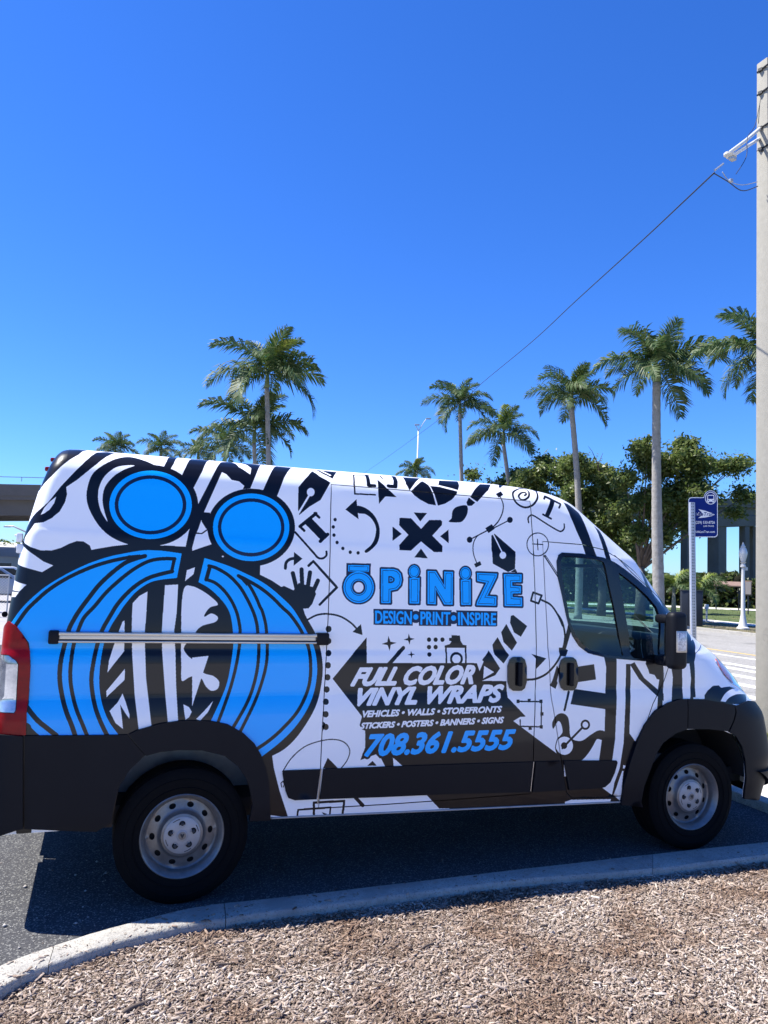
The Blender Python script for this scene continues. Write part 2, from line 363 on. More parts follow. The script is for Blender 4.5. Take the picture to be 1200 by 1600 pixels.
    stroke(A_((1075,852),(1000,870),(930,892),(860,932),(790,992),(730,1062))+C_((682,20),(640,95),(610,180),(585,290),(570,400),(578,500),(600,600),(635,690),(668,756)), 6, BLACK, True)
    stroke(A_((1072,855),(1088,774)), 5, BLACK)
    # right blue arc
    fill(crom(B_((168,823),(240,845),(340,880),(440,925),(540,975),(620,1030),(700,1100),(750,1150))+D_((740,90),(800,195),(840,280),(860,380),(858,480),(835,590),(790,690),(720,790),(630,880),(515,970)))+D_((490,930),(400,830),(300,775))+crom(D_((195,750),(260,610),(300,500),(325,370),(337,270),(335,190),(320,90))+B_((310,1140),(250,1070),(190,1020),(128,985))), BLUE)
    stroke(B_((205,880),(180,968)), 6, BLACK); stroke(B_((180,967),(240,990),(300,1042),(350,1112),(385,1190))+D_((375,140),(380,190),(375,280),(355,400),(325,520),(285,640),(240,760)), 5, BLACK, True)
    stroke(B_((198,876),(250,892),(330,940),(400,1010),(450,1090))+D_((460,60),(482,130),(490,190),(497,280),(490,400),(465,520),(420,640),(335,790)), 5.2, BLACK, True)
    stroke(B_((395,942),(460,995),(510,1080),(540,1150))+D_((518,60),(537,130),(545,190),(550,280),(545,380),(520,490),(470,630),(380,815)), 5, BLACK, True)
    fill(B_((385,930),(470,985),(450,1010),(420,975)), BLACK)
    stroke(B_((400,945),(450,970),(540,1022),(620,1085),(690,1155))+D_((690,80),(735,140),(765,190),(805,280),(820,380),(815,500),(785,600),(730,700),(640,800),(560,870),(480,925)), 5.4, BLACK, True)
    # white bars inside
    fill(A_((1030,938),(1112,934),(1102,1120))+C_((1088,100),(1095,230),(1100,450),(1114,700),(1050,700),(1030,480),(1012,230),(1010,100))+A_((1017,1120),), WHITE)
    fill(A_((828,1050),(870,1005),(920,978),(915,1100))+C_((905,100),(905,200),(912,400),(945,690),(948,740),(870,760),(840,500),(825,250),(822,100))+A_((824,1120),), WHITE)
    for q in (((765,45),(778,38),(775,230),(720,300),(670,365),(680,290),(705,210),(740,110)), ((780,340),(778,410),(665,518),(663,480)), ((765,495),(785,550),(808,625),(808,655),(780,615),(750,565),(760,640),(768,718),(720,680),(683,605),(735,550))): fill(C_(*q), WHITE)
    fill(B_((35,1020),(85,1012),(150,1040),(220,1090),(258,1135),(205,1155),(170,1200))+D_((160,95),(200,75),(240,97),(225,128),(150,150),(110,180),(85,225),(45,262),(28,300),(60,345),(105,380),(150,445),(210,465),(248,500),(240,545),(200,558),(165,530),(140,485),(100,465),(60,475),(15,495),(12,400),(10,300),(12,150),(14,20)), WHITE, True)
    fill(D_((25,642),(60,660),(78,690),(60,725),(38,740),(30,690)), WHITE); fill(D_((105,735),(150,690),(212,620),(180,690),(130,745)), WHITE)
    fill(B_((50,905),(105,885),(95,932),(38,978)), WHITE)
    fill(B_((282,812),(292,806),(300,814),(290,820)), WHITE)
    # ---- behind sliding door
    fill(B_((905,232),(1055,247),(1022,300),(945,435),(870,480),(803,535),(795,497),(797,350),(865,270)), BLACK)
    stroke(B_((800,520),(872,400)), 3, WHITE); disc(B_((880,382))[0], 6.6, WHITE); stroke(B_((885,232),(1018,303)), 2.6, WHITE); stroke(B_((950,240),(1010,268)), 1, WHITE)
    stroke(B_((808,612),(915,525)), 5); stroke(B_((808,612),(836,640)), 4); stroke(B_((907,523),(936,551)), 4); fill(B_((838,590),(880,552),(990,665),(950,705)), BLACK); stroke(B_((943,712),(994,664)), 5)
    stroke(B_((775,650),(840,722),(900,790),(930,822),(962,825),(985,805),(985,780)), 3.2, BLACK, True)
    stroke(B_((710,892),(715,855),(740,832),(775,825)), 4.6, BLACK, True); fill(B_((768,783),(824,828),(766,874)), BLACK)
    stroke(B_((865,875),(897,845),(1055,1020),(940,1135)), 3.8)
    for a, b in (((760,925),(790,1050)), ((818,900),(824,1040)), ((875,920),(855,1050)), ((928,975),(885,1070))): stroke(B_(a, b), 6.6)
    fill(B_((765,1040),(800,990),(900,1020),(915,1065),(890,1130),(865,1160),(800,1165),(760,1140),(700,1070),(680,1020),(700,1010)), BLACK)
    for q in ((108,425),(95,478),(100,537),(122,590),(164,633),(217,660),(274,665)): disc(E_(q)[0], 2.7)
    # ---- sliding door icons
    fill(E_((262,278),(182,352),(277,422)), BLACK)
    fill(E_((265,326),(330,343),(390,395),(425,470),(428,540),(405,605),(340,662),(322,650),(370,605),(396,550),(402,480),(372,420),(325,385),(273,376)), BLACK, True)
    stroke(E_((398,246),(250,239),(240,104),(425,106),(450,130)), 2.2); stroke(E_((335,103),(350,178),(393,180)), 2); stroke(E_((525,112),(545,150),(542,187),(495,182)), 2.4)
    fill(E_((412,135),(550,262),(470,258),(425,310)), BLACK)
    fill(E_((655,222),(735,147),(783,178),(808,225),(835,322),(780,312),(720,280),(680,250)), BLACK)
    fill(E_((792,182),(860,188),(990,222),(985,240),(950,280),(900,310),(850,324),(818,230)), BLACK)
    fill(E_((590,118),(728,127),(645,215),(620,170)), BLACK)
    fill(E_((858,142),(988,148),(1003,180),(995,212),(935,195),(852,175)), BLACK)
    fill(F_((230,168),(310,172),(290,212),(210,297),(160,262),(190,210)), BLACK); fill(F_((150,265),(195,302),(170,325),(140,325),(133,300)), BLACK)
    fill(F_((130,322),(142,345),(135,390),(105,435),(70,445),(5,440),(25,415),(30,370),(50,340),(90,325)), BLACK, True)
    fill(E_((573,412),(655,415),(728,492),(787,428),(870,428),(880,440),(878,465),(808,540),(882,615),(880,660),(820,658),(728,582),(655,648),(572,645),(570,610),(637,535),(570,465)), BLACK)
    for q in (((675,373),(771,378),(722,438)), ((523,475),(588,528),(523,578)), ((926,497),(928,596),(866,545)), ((727,634),(776,703),(679,698))): fill(E_(*q), BLACK)
    fill(F_((345,240),(380,220),(397,246),(365,267)), BLACK); stroke(F_((378,262),(398,320),(390,380),(360,440),(325,478)), 1.5, BLACK, True)
    fill(F_((268,487),(315,458),(337,490),(292,522)), BLACK); stroke(F_((330,485),(446,427)), 1.6); disc(F_((446,427))[0], 4.7); stroke(F_((280,505),(155,570)), 1.6); disc(F_((155,570))[0], 4.7)
    stroke(F_((272,508),(210,545),(182,600),(183,670),(205,735)), 1.5, BLACK, True); fill(F_((187,745),(230,725),(241,750),(200,771)), BLACK)
    fill(F_((365,170),(380,172),(378,196),(365,194)), BLACK)
    fill(F_((335,527),(485,657),(482,780),(432,803),(322,742),(313,640),(312,540)), BLACK); stroke(F_((325,530),(388,655)), 2.2, WHITE); disc(F_((395,682))[0], 5.6, WHITE); fill(F_((450,802),(485,780),(500,808)), BLACK)
    stroke(L_((118,205),(132,195),(122,178),(85,183),(62,212),(82,243),(120,245),(152,222),(160,195),(152,165),(110,143),(60,145),(15,170),(8,205),(30,262),(75,302),(130,318),(190,298),(230,250),(240,205),(222,160),(195,140)), 2.3, BLACK, True)
    fill(L_((308,203),(460,280),(455,296),(300,222)), BLACK); stroke(L_((308,212),(300,238)), 3); stroke(L_((455,288),(440,322)), 3); fill(L_((358,238),(398,258),(345,405),(308,388)), BLACK); stroke(L_((290,384),(366,424)), 3)
    stroke(L_((155,460),(150,420),(172,394),(205,397),(320,470),(430,535),(465,540),(488,515),(488,475)), 2.4, BLACK, True)
    stroke(L_(*ell(240, 665, 101, 107)), 1.6, BLACK, False, True); stroke(L_((192,661),(288,666)), 1.6); stroke(L_((237,617),(243,717)), 1.6)
    stroke(L_((310,775),(430,960)), 4); stroke(L_((318,782),(425,950)), .8, WHITE)
    # ---- brand name
    def letter(P, hole=None):
        stroke(P, 5.6, NAVY, closed=True); fill(P, BLUE)
        c = np.array(P).mean(0); Q = inset(P, 2.6); stroke(Q, .8, NAVY, closed=True)
    def inset(P, d):
        P = np.array(P); n = len(P); out = []; A = .5*sum(P[i][0]*P[(i+1) % n][1]-P[(i+1) % n][0]*P[i][1] for i in range(n)); sg = 1 if A > 0 else -1
        for i in range(n):
            a = P[i]-P[i-1]; b = P[(i+1) % n]-P[i]; a = a/np.linalg.norm(a); b = b/np.linalg.norm(b)
            na = sg*np.array((-a[1], a[0])); nb = sg*np.array((-b[1], b[0])); m = na+nb; l = m@m
            out.append(tuple(P[i]+m*d*2/max(l, .5)))
        return out
    fill(E_((190,738),(366,742),(364,832),(188,828)), NAVY); c = E_((278, 913))[0]
    fill(ell(*c, 26.3, 27), NAVY); fill(E_((202,752),(353,755),(352,802),(202,798)), BLUE); stroke(E_((212,762),(344,765),(343,796),(212,792)), .7, NAVY, closed=True)
    fill(ell(*c, 23.8, 24.6), BLUE); stroke(ell(*c, 21.3, 22), .9, NAVY, closed=True); stroke(ell(*c, 12.0, 12.6), .9, NAVY, closed=True); fill(ell(*c, 10.4, 10.8), NAVY); fill(ell(*c, 7.6, 8), WHITE)
    letter(E_((440,780),(530,781),(560,790),(582,815),(590,858),(582,898),(555,928),(508,938),(508,1027),(440,1026)))
    fill(E_((492,832),(515,834),(536,848),(538,862),(528,878),(510,884),(492,882)), NAVY); fill(E_((500,842),(514,844),(526,852),(527,862),(520,870),(500,872)), BLUE); fill(E_((506,850),(516,852),(519,858),(514,864),(506,864)), NAVY)
    for dx, dy, b in ((678, 800, ((645,845),(718,845),(714,1030),(645,1030))), (1048, 813, ((1014,858),(1086,858),(1086,1040),(1018,1040)))):
        fill(ell(*E_((dx, dy))[0], 10.4, 12.2), NAVY); letter(E_(*b)); fill(ell(*E_((dx, dy))[0], 8.2, 9.8), BLUE); stroke(ell(*E_((dx, dy))[0], 6.6, 7.8), .8, NAVY, closed=True)
    letter(E_((775,795),(835,797),(895,900),(895,800),(958,802),(956,1038),(895,1037),(835,928),(834,1035),(775,1033)))
    letter(F_((208,808),(354,814),(350,840),(283,975),(348,980),(346,1046),(204,1042),(210,1015),(275,880),(210,868)))
    letter(F_((402,818),(530,820),(530,875),(462,876),(462,902),(525,906),(525,956),(465,958),(466,984),(533,988),(533,1050),(408,1048)))
    # tagline
    for q in (((385,1068),(670,1073),(668,1190),(385,1183)), ((712,1073),(948,1078),(946,1194),(712,1190))): fill(E_(*q), NAVY)
    fill(E_((982,1080),(1280,1086))+F_((356,1088),(354,1195))+E_((985,1195),), NAVY); disc(E_((690,1127))[0], 9.6, NAVY); disc(E_((690,1127))[0], 4.4, BLUE); disc(E_((962,1135))[0], 9.6, NAVY); disc(E_((962,1135))[0], 4.4, BLUE)
    def q4(f, a, b, c2, d): return f(a, b, c2, d)
    text('DESIGN', *E_((399,1083),(660,1088),(658,1178),(399,1172)), BLUE, bold=1.3)
    text('PRINT', *E_((726,1090),(938,1094),(936,1182),(726,1179)), BLUE, bold=1.3)
    text('INSPIRE', E_((996,1094))[0], F_((345,1100))[0], F_((343,1187))[0], E_((998,1184))[0], BLUE, bold=1.3)
    # ---- lower icons
    stroke(D_((795,118),(860,85),(930,78),(1010,95),(1080,140),(1115,180)), 2.8, BLACK, True); fill(D_((1135,142),(1145,210),(1083,190)), BLACK)
    for q in ((933,172),(932,247),(932,323),(929,399),(926,474),(921,550),(916,627),(915,705),(915,784)): disc(D_(q)[0], 4.9)
    def star(c, r):
        P = []
        for i in range(8):
            a = i*math.pi/4-.08; rr = r if i % 2 == 0 else r*.3; P.append((c[0]+rr*math.cos(a), c[1]+rr*math.sin(a)))
        fill(P, BLACK)
    star(G_((497,210))[0], 11.5); star(G_((642,180))[0], 8.6); star(G_((658,290))[0], 5.6)
    stroke(G_((600,243),(495,360)), 6)
    for q in ((785,183),(833,183),(882,183),(785,237),(833,237),(788,290)): disc(G_(q)[0], 3.5)
    fill(G_((948,150),(1008,154),(1012,190),(1030,220),(1056,224),(1056,240),(898,240),(898,226),(935,215),(948,195),(930,190),(930,170),(948,170)), BLACK)
    stroke(G_((908,235),(1050,235),(1050,360),(910,360)), 2.8, closed=True); stroke(ell(*G_((983,322))[0], 8.4, 8.8), 3.8, closed=True)
    # big black arrow block
    fill(G_((335,166),(335,352),(1130,352),(1150,410),(1180,340))+H_((60,330),(108,262),(190,390),(155,440),(60,480),(235,482),(245,600),(375,737),(335,740),(285,770),(600,1005),(650,1070),(660,1400),(-250,1400),(-500,1130))+G_((580,1110),(560,1085),(535,1040),(520,1035),(470,1040),(430,1040),(402,1010),(290,1052),(325,960),(325,840),(298,828),(285,800),(300,745),(300,735),(90,465)), BLACK)
    fill(H_((75,372),(147,417),(68,464)), WHITE)
    for q in (((285,5),(385,85),(340,162),(290,130),(262,60),(268,12)), ((235,70),(262,120),(312,205),(275,262),(215,200),(198,130)), ((172,165),(205,225),(255,295),(215,355),(150,290),(135,220))): fill(H_(*q), BLACK)
    fill(G_((55,1035),(130,1112),(20,1112)), BLACK); fill(G_((340,1092),(378,1058),(408,1092)), BLACK); fill(G_((440,1040),(525,1036),(530,1100),(470,1100)), BLACK); fill(G_((540,1045),(600,1100),(540,1100)), WHITE)
    fill(H_((415,285),(522,318),(445,400),(455,325)), BLACK)
    stroke(H_((375,472),(450,465),(530,425),(600,345),(640,260),(658,160),(640,60),(605,0)), 3.4, BLACK, True); stroke(F_((675,1005),(740,1040),(790,1110),(825,1190)), 3, BLACK, True)
    stroke(F_((613,950),(675,972),(652,1030),(597,1010)), 3.2, closed=True)
    fill(H_((685,60),(700,130),(665,250),(680,260),(662,305),(620,300),(615,240),(640,240)), BLACK); fill(H_((600,370),(620,400),(600,480),(605,495),(590,538),(550,515),(570,470)), BLACK)
    fill(H_((735,380),(868,360),(882,470),(735,492)), BLACK); fill(H_((725,538),(960,572),(950,684),(698,648),(712,590)), BLACK)
    fill(H_((940,308),(1030,320),(1030,640),(1020,900),(998,1060),(903,1060),(925,900),(945,840),(950,580),(955,380)), BLACK)
    stroke(H_((685,560),(655,690)), 4)
    fill(H_((572,825),(567,780),(598,728),(640,714),(678,740),(690,800),(695,870),(720,905),(780,912),(840,872),(900,838),(948,850),(930,905),(890,900),(860,950),(820,1010),(760,1060),(620,1060),(596,1000),(610,900),(640,850),(630,790),(610,770),(590,800)), BLACK, True)
    fill(ell(*H_((655,948))[0], 13.2, 14.2), WHITE); stroke(H_((640,965),(800,800)), 3.6); disc(H_((652,947))[0], 5.2); fill(ell(*H_((805,797))[0], 7.4, 8), BLACK); disc(H_((805,797))[0], 4.8, WHITE)
    stroke(H_((600,1000),(590,960),(605,900),(630,880)), 1.6, BLACK, True)
    stroke(H_((320,628),(487,630),(487,812),(335,808),(335,762)), 2.2)
    for q in ((320,628),(400,622),(485,628),(492,718),(487,812),(407,822)): fill(H_((q[0]-11,q[1]-12),(q[0]+11,q[1]-12),(q[0]+11,q[1]+12),(q[0]-11,q[1]+12)), BLACK)
    stroke(D_((645,1065),(700,980),(780,910),(870,875),(960,862),(1030,880),(1065,930),(1050,990),(1010,1045)), 1.7, BLACK, True)
    stroke(O_((338,430),(338,354),(516,344),(506,420)), 3.6); stroke(O_((240,440),(246,396),(436,382),(432,420)), 2.8); stroke(O_((580,322),(625,370)), 5.6); fill(O_((385,410),(415,420),(400,430)), BLACK)
    stroke(O_((150,262),(145,240),(158,228),(165,245),(160,262)), 1.5)
    fill(O_((1045,305),(1145,400),(1145,460),(2300,460))+Q_((0,470),(620,372),(720,337),(990,332),(905,268),(900,200),(0,200)), BLACK)
    # ---- cab stripes
    fill(L_((480,270),(520,285),(570,322),(625,368),(665,440),(703,530),(742,640),(795,780),(690,760),(650,640),(600,530),(545,400),(505,310)), BLACK)
    fill(L_((770,495),(815,530),(852,590),(880,660),(905,740),(930,830),(885,815),(850,690),(820,600),(795,535)), BLACK)
    fill(M_((240,190),(275,225),(312,305),(352,380),(360,475),(312,405),(290,315),(265,245)), BLACK)
    fill(M_((405,350),(485,430),(545,540),(560,600),(470,590),(440,495)), BLACK)
    fill(M_((620,610),(650,640),(700,730),(745,850),(758,950),(742,1062),(655,1062),(640,900)), BLACK)
    fill(M_((632,660),(650,700),(675,800),(668,840),(650,780)), WHITE); fill(M_((685,700),(710,750),(735,830),(720,850),(705,790)), WHITE)
    fill(N_((176,-10),(208,-10),(208,210),(200,490),(243,550),(215,660),(195,760),(140,1100),(40,1100),(90,850),(130,740),(158,560),(170,300)), BLACK)
    fill(N_((155,718),(196,730),(190,750),(153,742)), WHITE); fill(N_((148,760),(190,765),(160,1000),(85,935)), WHITE)
    fill(J_((275,165),(305,150),(370,255),(465,335),(500,360),(500,410),(455,375),(335,262)), BLACK)
    fill(J_((468,150),(496,150),(502,240),(490,470),(455,470),(462,375),(472,265)), BLACK)
    fill(J_((385,130),(470,150),(478,268),(455,262),(440,235),(405,225),(398,200),(380,160)), BLACK)
    fill(J_((550,170),(622,160),(630,420),(553,430),(562,250)), BLACK); fill(J_((672,150),(706,150),(710,260),(714,420),(676,420),(684,260)), BLACK)
    fill(J_((700,395),(775,425),(775,370),(795,340),(812,325),(830,308),(870,304),(885,320),(940,312),(1010,335),(1045,345),(1045,430),(700,430)), BLACK, False)
    fill(J_((700,385),(740,385),(790,405),(780,440),(700,440)), WHITE)
    stroke(J_((895,420),(925,375),(980,345),(1040,345)), 9, WHITE, True)
    # ---- words
    text('FULL COLOR', *G_((262,392),(1115,372),(1100,497),(226,513)), WHITE, bold=4.0, shear=.3)
    text('VINYL WRAPS', G_((283,540))[0], H_((213,512))[0], H_((203,628))[0], G_((262,655))[0], WHITE, bold=4.0, shear=.3)
    text('VEHICLES \u2022 WALLS \u2022 STOREFRONTS', G_((310,698))[0], H_((203,663))[0], H_((199,705))[0], G_((306,742))[0], WHITE, bold=1.5, shear=.2)
    text('STICKERS \u2022 POSTERS \u2022 BANNERS \u2022 SIGNS', G_((298,785))[0], H_((217,741))[0], H_((213,783))[0], G_((293,825))[0], WHITE, bold=1.5, shear=.2)
    text('708.361.5555', G_((345,872))[0], H_((298,835))[0], H_((284,968))[0], G_((325,1022))[0], BLUE, bold=3.8, outl=3.0, shear=.25)
_paint = paint
def paint():
    _paint()
    stroke([(389,1290),(391,1240),(385,1217),(371,1196),(350,1180),(315,1171),(280,1170),(250,1173),(227,1180),(203,1203),(185,1231),(176,1290)], 26, BLACK)
    stroke([(37,1140),(37,1300)], 22, BLACK); stroke([(200,1143),(222,1180)], 12, BLACK)
    stroke([(985,1262),(990,1210),(1008,1165),(1033,1130),(1070,1112),(1105,1112),(1131,1116),(1160,1125),(1182,1160),(1185,1200),(1178,1250)], 40, BLACK)
paint()
img = bpy.data.images.new('wrap_print', TW, TH, alpha=False)
lin = PAL[canvas]; srgb = np.where(lin <= .0031308, lin*12.92, 1.055*lin**(1/2.4)-.055)
buf = np.ones((TH, TW, 4), np.float32); buf[..., :3] = srgb; img.pixels.foreach_set(buf.ravel()); img.update(); img.pack()
del buf, lin, srgb
# ------------------------------------------------------------------ materials
def wrapmat():
    m, t, b = nodes('printed_vinyl_wrap'); N = t.nodes; L = t.links
    a = N.new('ShaderNodeUVMap'); a.uv_map = 'UVMap'; i = N.new('ShaderNodeTexImage'); i.image = img; i.extension = 'EXTEND'; i.interpolation = 'Linear'
    L.new(a.outputs[0], i.inputs[0]); L.new(i.outputs[0], b.inputs['Base Color'])
    b.inputs['Roughness'].default_value = .32; b.inputs['Specular IOR Level'].default_value = .25; b.inputs['Coat Weight'].default_value = .2; b.inputs['Coat Roughness'].default_value = .05
    tc = N.new('ShaderNodeTexCoord'); n = N.new('ShaderNodeTexNoise'); n.inputs['Scale'].default_value = 2.2; n.inputs['Detail'].default_value = 2
    L.new(tc.outputs['Object'], n.inputs['Vector']); u = N.new('ShaderNodeBump'); u.inputs['Strength'].default_value = .25; u.inputs['Distance'].default_value = .01
    L.new(n.outputs['Fac'], u.inputs['Height']); L.new(u.outputs[0], b.inputs['Normal']); L.new(u.outputs[0], b.inputs['Coat Normal'])
    return m
M_wrap = wrapmat()
M_white = mat('white_paint', (.78, .78, .79), .3, coat=.6)
M_clad = mat('black_plastic_cladding', (.0020, .0028, .0062), .55, noise=(3, .3, (.0045, .0055, .0095)), spec=.2, bump=(420, .15, .001))
M_gloss = mat('black_gloss_trim', (.006, .006, .008), .18)
M_rub = mat('tyre_rubber', (.0028, .003, .0042), .85, noise=(12, .3, (.005, .005, .0055)), spec=.12)
M_steel = mat('silver_wheel_paint', (.25, .25, .255), .38, metal=.55, noise=(16, .3, (.13, .125, .118)))
M_hub = mat('pale_hub_plastic', (.40, .40, .41), .45, metal=.2, noise=(14, .3, (.30, .29, .28)))
M_dark = mat('dark_void', (.008, .008, .009), .8)
M_alu = mat('aluminium_rail', (.50, .47, .44), .34, metal=.85, noise=(4, .3, (.40, .38, .36)))
M_cab = mat('cab_interior', (.03, .032, .036), .7)
M_liner = mat('dusty_wheel_liner', (.42, .42, .42), .9, noise=(7, .25, (.24, .235, .22)))
M_red = mat('red_lens', (.30, .001, .005), .3, coat=.1, spec=.15, noise=(25, .25, (.17, .001, .004)))
M_clear = mat('clear_lens', (.55, .57, .62), .08, metal=.65, coat=1, noise=(7, .12, (.20, .22, .27)))
M_amber = mat('amber_lens', (.55, .11, .02), .15, coat=1, noise=(30, .2, (.35, .07, .02)))
def glassmat(name, col, rough=.0):
    m = bpy.data.materials.new(name); m.use_nodes = True; t = m.node_tree; t.nodes.clear(); N = t.nodes; L = t.links
    o = N.new('ShaderNodeOutputMaterial'); tr = N.new('ShaderNodeBsdfTransparent'); tr.inputs[0].default_value = (*col, 1)
    g = N.new('ShaderNodeBsdfGlossy'); g.inputs['Roughness'].default_value = rough; lw = N.new('ShaderNodeLayerWeight'); lw.inputs[0].default_value = .5; f = N.new('ShaderNodeMath'); f.operation = 'POWER'; f.inputs[1].default_value = 4; L.new(lw.outputs['Facing'], f.inputs[0])
    a = N.new('ShaderNodeMath'); a.operation = 'MULTIPLY_ADD'; a.inputs[1].default_value = .8; a.inputs[2].default_value = .05
    x = N.new('ShaderNodeMixShader'); L.new(f.outputs[0], a.inputs[0]); L.new(a.outputs[0], x.inputs[0]); L.new(tr.outputs[0], x.inputs[1]); L.new(g.outputs[0], x.inputs[2]); L.new(x.outputs[0], o.inputs[0])
    return m
M_glass = glassmat('tinted_window_glass', (.54, .76, .74))
# ------------------------------------------------------------------ panels on the skin
def resample(P, st):
    out = []; n = len(P)
    for i in range(n):
        a, b = np.array(P[i]), np.array(P[(i+1) % n]); k = max(1, int(np.linalg.norm(b-a)/st))
        for j in range(k): out.append(tuple(a+(b-a)*j/k))
    return out
def panel(name, outl, holes=(), off=0., rim=0., m=None, parent=None, far=False, grid=.045, us=None, vs=None, hrim=None, bulge=0.):
    outl = resample(list(map(tuple, outl)), grid); holes = [resample(list(map(tuple, h)), grid*.7) for h in holes]
    V = []; Ed = []
    for lp in [outl]+holes:
        n0 = len(V); V += lp; Ed += [(n0+i, n0+(i+1) % len(lp)) for i in range(len(lp))]
    o = np.array(outl); u0, v0 = o.min(0); u1, v1 = o.max(0)
    us = np.arange(u0, u1, grid) if us is None else us[(us > u0) & (us < u1)]; vs = np.arange(v0, v1, grid) if vs is None else vs[(vs > v0) & (vs < v1)]
    G = np.stack(np.meshgrid(us, vs), -1).reshape(-1, 2)+1e-5
    if len(G):
        k = pip(G, outl)
        for h in holes: k &= ~pip(G, h)
        G = G[k]
    V = [Vector(q) for q in V]+[Vector(q) for q in G]
    r = delaunay_2d_cdt(V, Ed, [], 0, 1e-5); P = np.array([tuple(q) for q in r[0]]); T = np.array([f for f in r[2] if len(f) == 3])
    c = P[T].mean(1); k = pip(c, outl)
    for h in holes: k &= ~pip(c, h)
    T = T[k]
    X = F(P[:, 0], P[:, 1]); Nn = FN(P[:, 0], P[:, 1]); Nn[(Nn*np.array([0, 0, 0])).sum(1) != 0] = 0
    X = X+Nn*off
    # orientation: outward normal
    a, b, d = X[T[:, 0]], X[T[:, 1]], X[T[:, 2]]; s = (np.cross(b-a, d-a)*Nn[T].mean(1)).sum(1); T[s < 0] = T[s < 0][:, ::-1]
    cnt = {}
    for t in T:
        for i in range(3):
            e = (int(t[i]), int(t[(i+1) % 3])); cnt[e] = 1
    VV = [tuple(q) for q in X]; UV = [tuple(q) for q in P]; FF = [tuple(map(int, t)) for t in T]; nf = len(FF)
    if rim:
        mp = {}
        for (i, j) in cnt:
            if (j, i) in cnt: continue
            for q in (i, j):
                if q not in mp:
                    mp[q] = len(VV); VV += [tuple(X[q]), tuple(X[q]-Nn[q]*rim)]; UV += [tuple(P[q])]*2
            a, b = mp[i], mp[j]; FF.append((b, a, a+1, b+1))
    if far: VV = [(x, 2.04-y, z) for x, y, z in VV]; FF = [f[::-1] for f in FF]
    me = bpy.data.meshes.new(name); me.from_pydata(VV, [], FF); uvl = me.uv_layers.new(name='UVMap')
    li = np.zeros(len(me.loops), np.int32); me.loops.foreach_get('vertex_index', li)
    uvl.data.foreach_set('uv', (((np.array(UV)-[U0, V0])*PM/[TW, TH])[li]).astype(np.float32).ravel())
    me.polygons.foreach_set('use_smooth', [i < nf for i in range(len(FF))]); me.update()
    return link(name, me, m, parent)
def pxp(pts, smooth=False):
    if smooth: pts = crom(pts, True, 6)
    return [tuple(q) for q in uvof(dens(pts, True, 25))]
def shrink(P, d):
    P = np.array(P); n = len(P); A = .5*sum(P[i][0]*P[(i+1) % n][1]-P[(i+1) % n][0]*P[i][1] for i in range(n)); sg = 1 if A > 0 else -1; out = []
    for i in range(n):
        t = P[(i+1) % n]-P[i-1]; l = np.linalg.norm(t)
        if l < 1e-9: continue
        out.append(tuple(P[i]+sg*np.array((-t[1], t[0]))/l*d))
    return out
van = empty('cargo_van', (1.7, 1.02, 0), 0, 'high roof cargo van wrapped in black, white and blue graphics, parked beside the kerb', 'van')
van.location = (0, 0, 0)
vgrid = np.concatenate([np.arange(.25, 2.2, .045), np.arange(2.2, 2.62, .014), np.arange(2.62, VMAX, .07)]); vgrid = np.unique(np.concatenate([vgrid, [1.0, 1.06, 1.11, 1.30, 1.345, 1.36, 1.40, 1.985, 2.0, 2.015]]))
ugrid = np.concatenate([np.arange(-2.1, -1.06, .06), np.arange(-1.06, -.72, .013), np.arange(-.72, 2.4, .05), np.arange(2.4, 5.6, .035)])
# openings
arch_r = pxp([(175,1300),(176,1278),(185.5,1231),(203,1203),(227,1180),(250,1173),(280,1170),(315,1171),(350,1180),(371,1196),(385,1217),(391,1240),(393,1262),(389,1300)])
arch_f = pxp([(996,1290),(1000,1252),(1005,1226),(1015,1200),(1022,1179),(1033,1161),(1053,1146),(1070,1140),(1105,1138.6),(1131,1142),(1146,1148),(1157,1164),(1162,1187),(1163,1213),(1160,1246),(1159,1290)])
door_s = pxp([(517.5,757),(600,763.5),(700,772),(828,783),(833,850),(836,925),(838,1010),(836,1100),(833,1190),(829,1240),(700,1250),(600,1257),(498,1263),(503,1150),(508,1060),(513,960),(515,900),(516.5,820)])
door_f = pxp([(848,846),(910,851),(943,859),(962,870),(990,892),(1015,920),(1036,950),(1047,985),(1047,1035),(1037,1065),(1020,1100),(1003,1150),(990,1195),(976,1243),(940,1246),(893,1247),(885,1238),(877,1187),(870,1140),(862,1094),(857,1021),(852,930)])
wf_o = pxp(K_((168,330),(160,200),(175,150),(205,128),(380,138),(560,172),(650,208),(740,270),(850,360),(960,460),(1040,555),(1090,640),(1110,760),(1112,1050),(1060,1062),(900,1052),(700,1036),(560,1018),(430,985),(350,925),(295,840),(265,760),(240,660),(205,490)))
w1 = pxp(K_((195,210),(205,172),(230,158),(380,170),(520,192),(560,210),(575,250),(605,400),(650,600),(690,830),(728,1000),(715,1015),(600,1003),(470,970),(380,910),(318,820),(275,720),(240,520),(208,330)))
w2 = pxp(K_((688,300),(760,350),(850,425),(940,510),(1010,595),(1040,680),(1040,1035),(820,1030),(790,1000),(775,830),(730,560)))
vb = float(uvof([(700, 1262)])[0][1])
def bot(u): return float(np.interp(u, [-1, -.8, .40, .47, 3.0, 3.9, 5], [.44, .44, .44, .425, .358, .33, .30]))
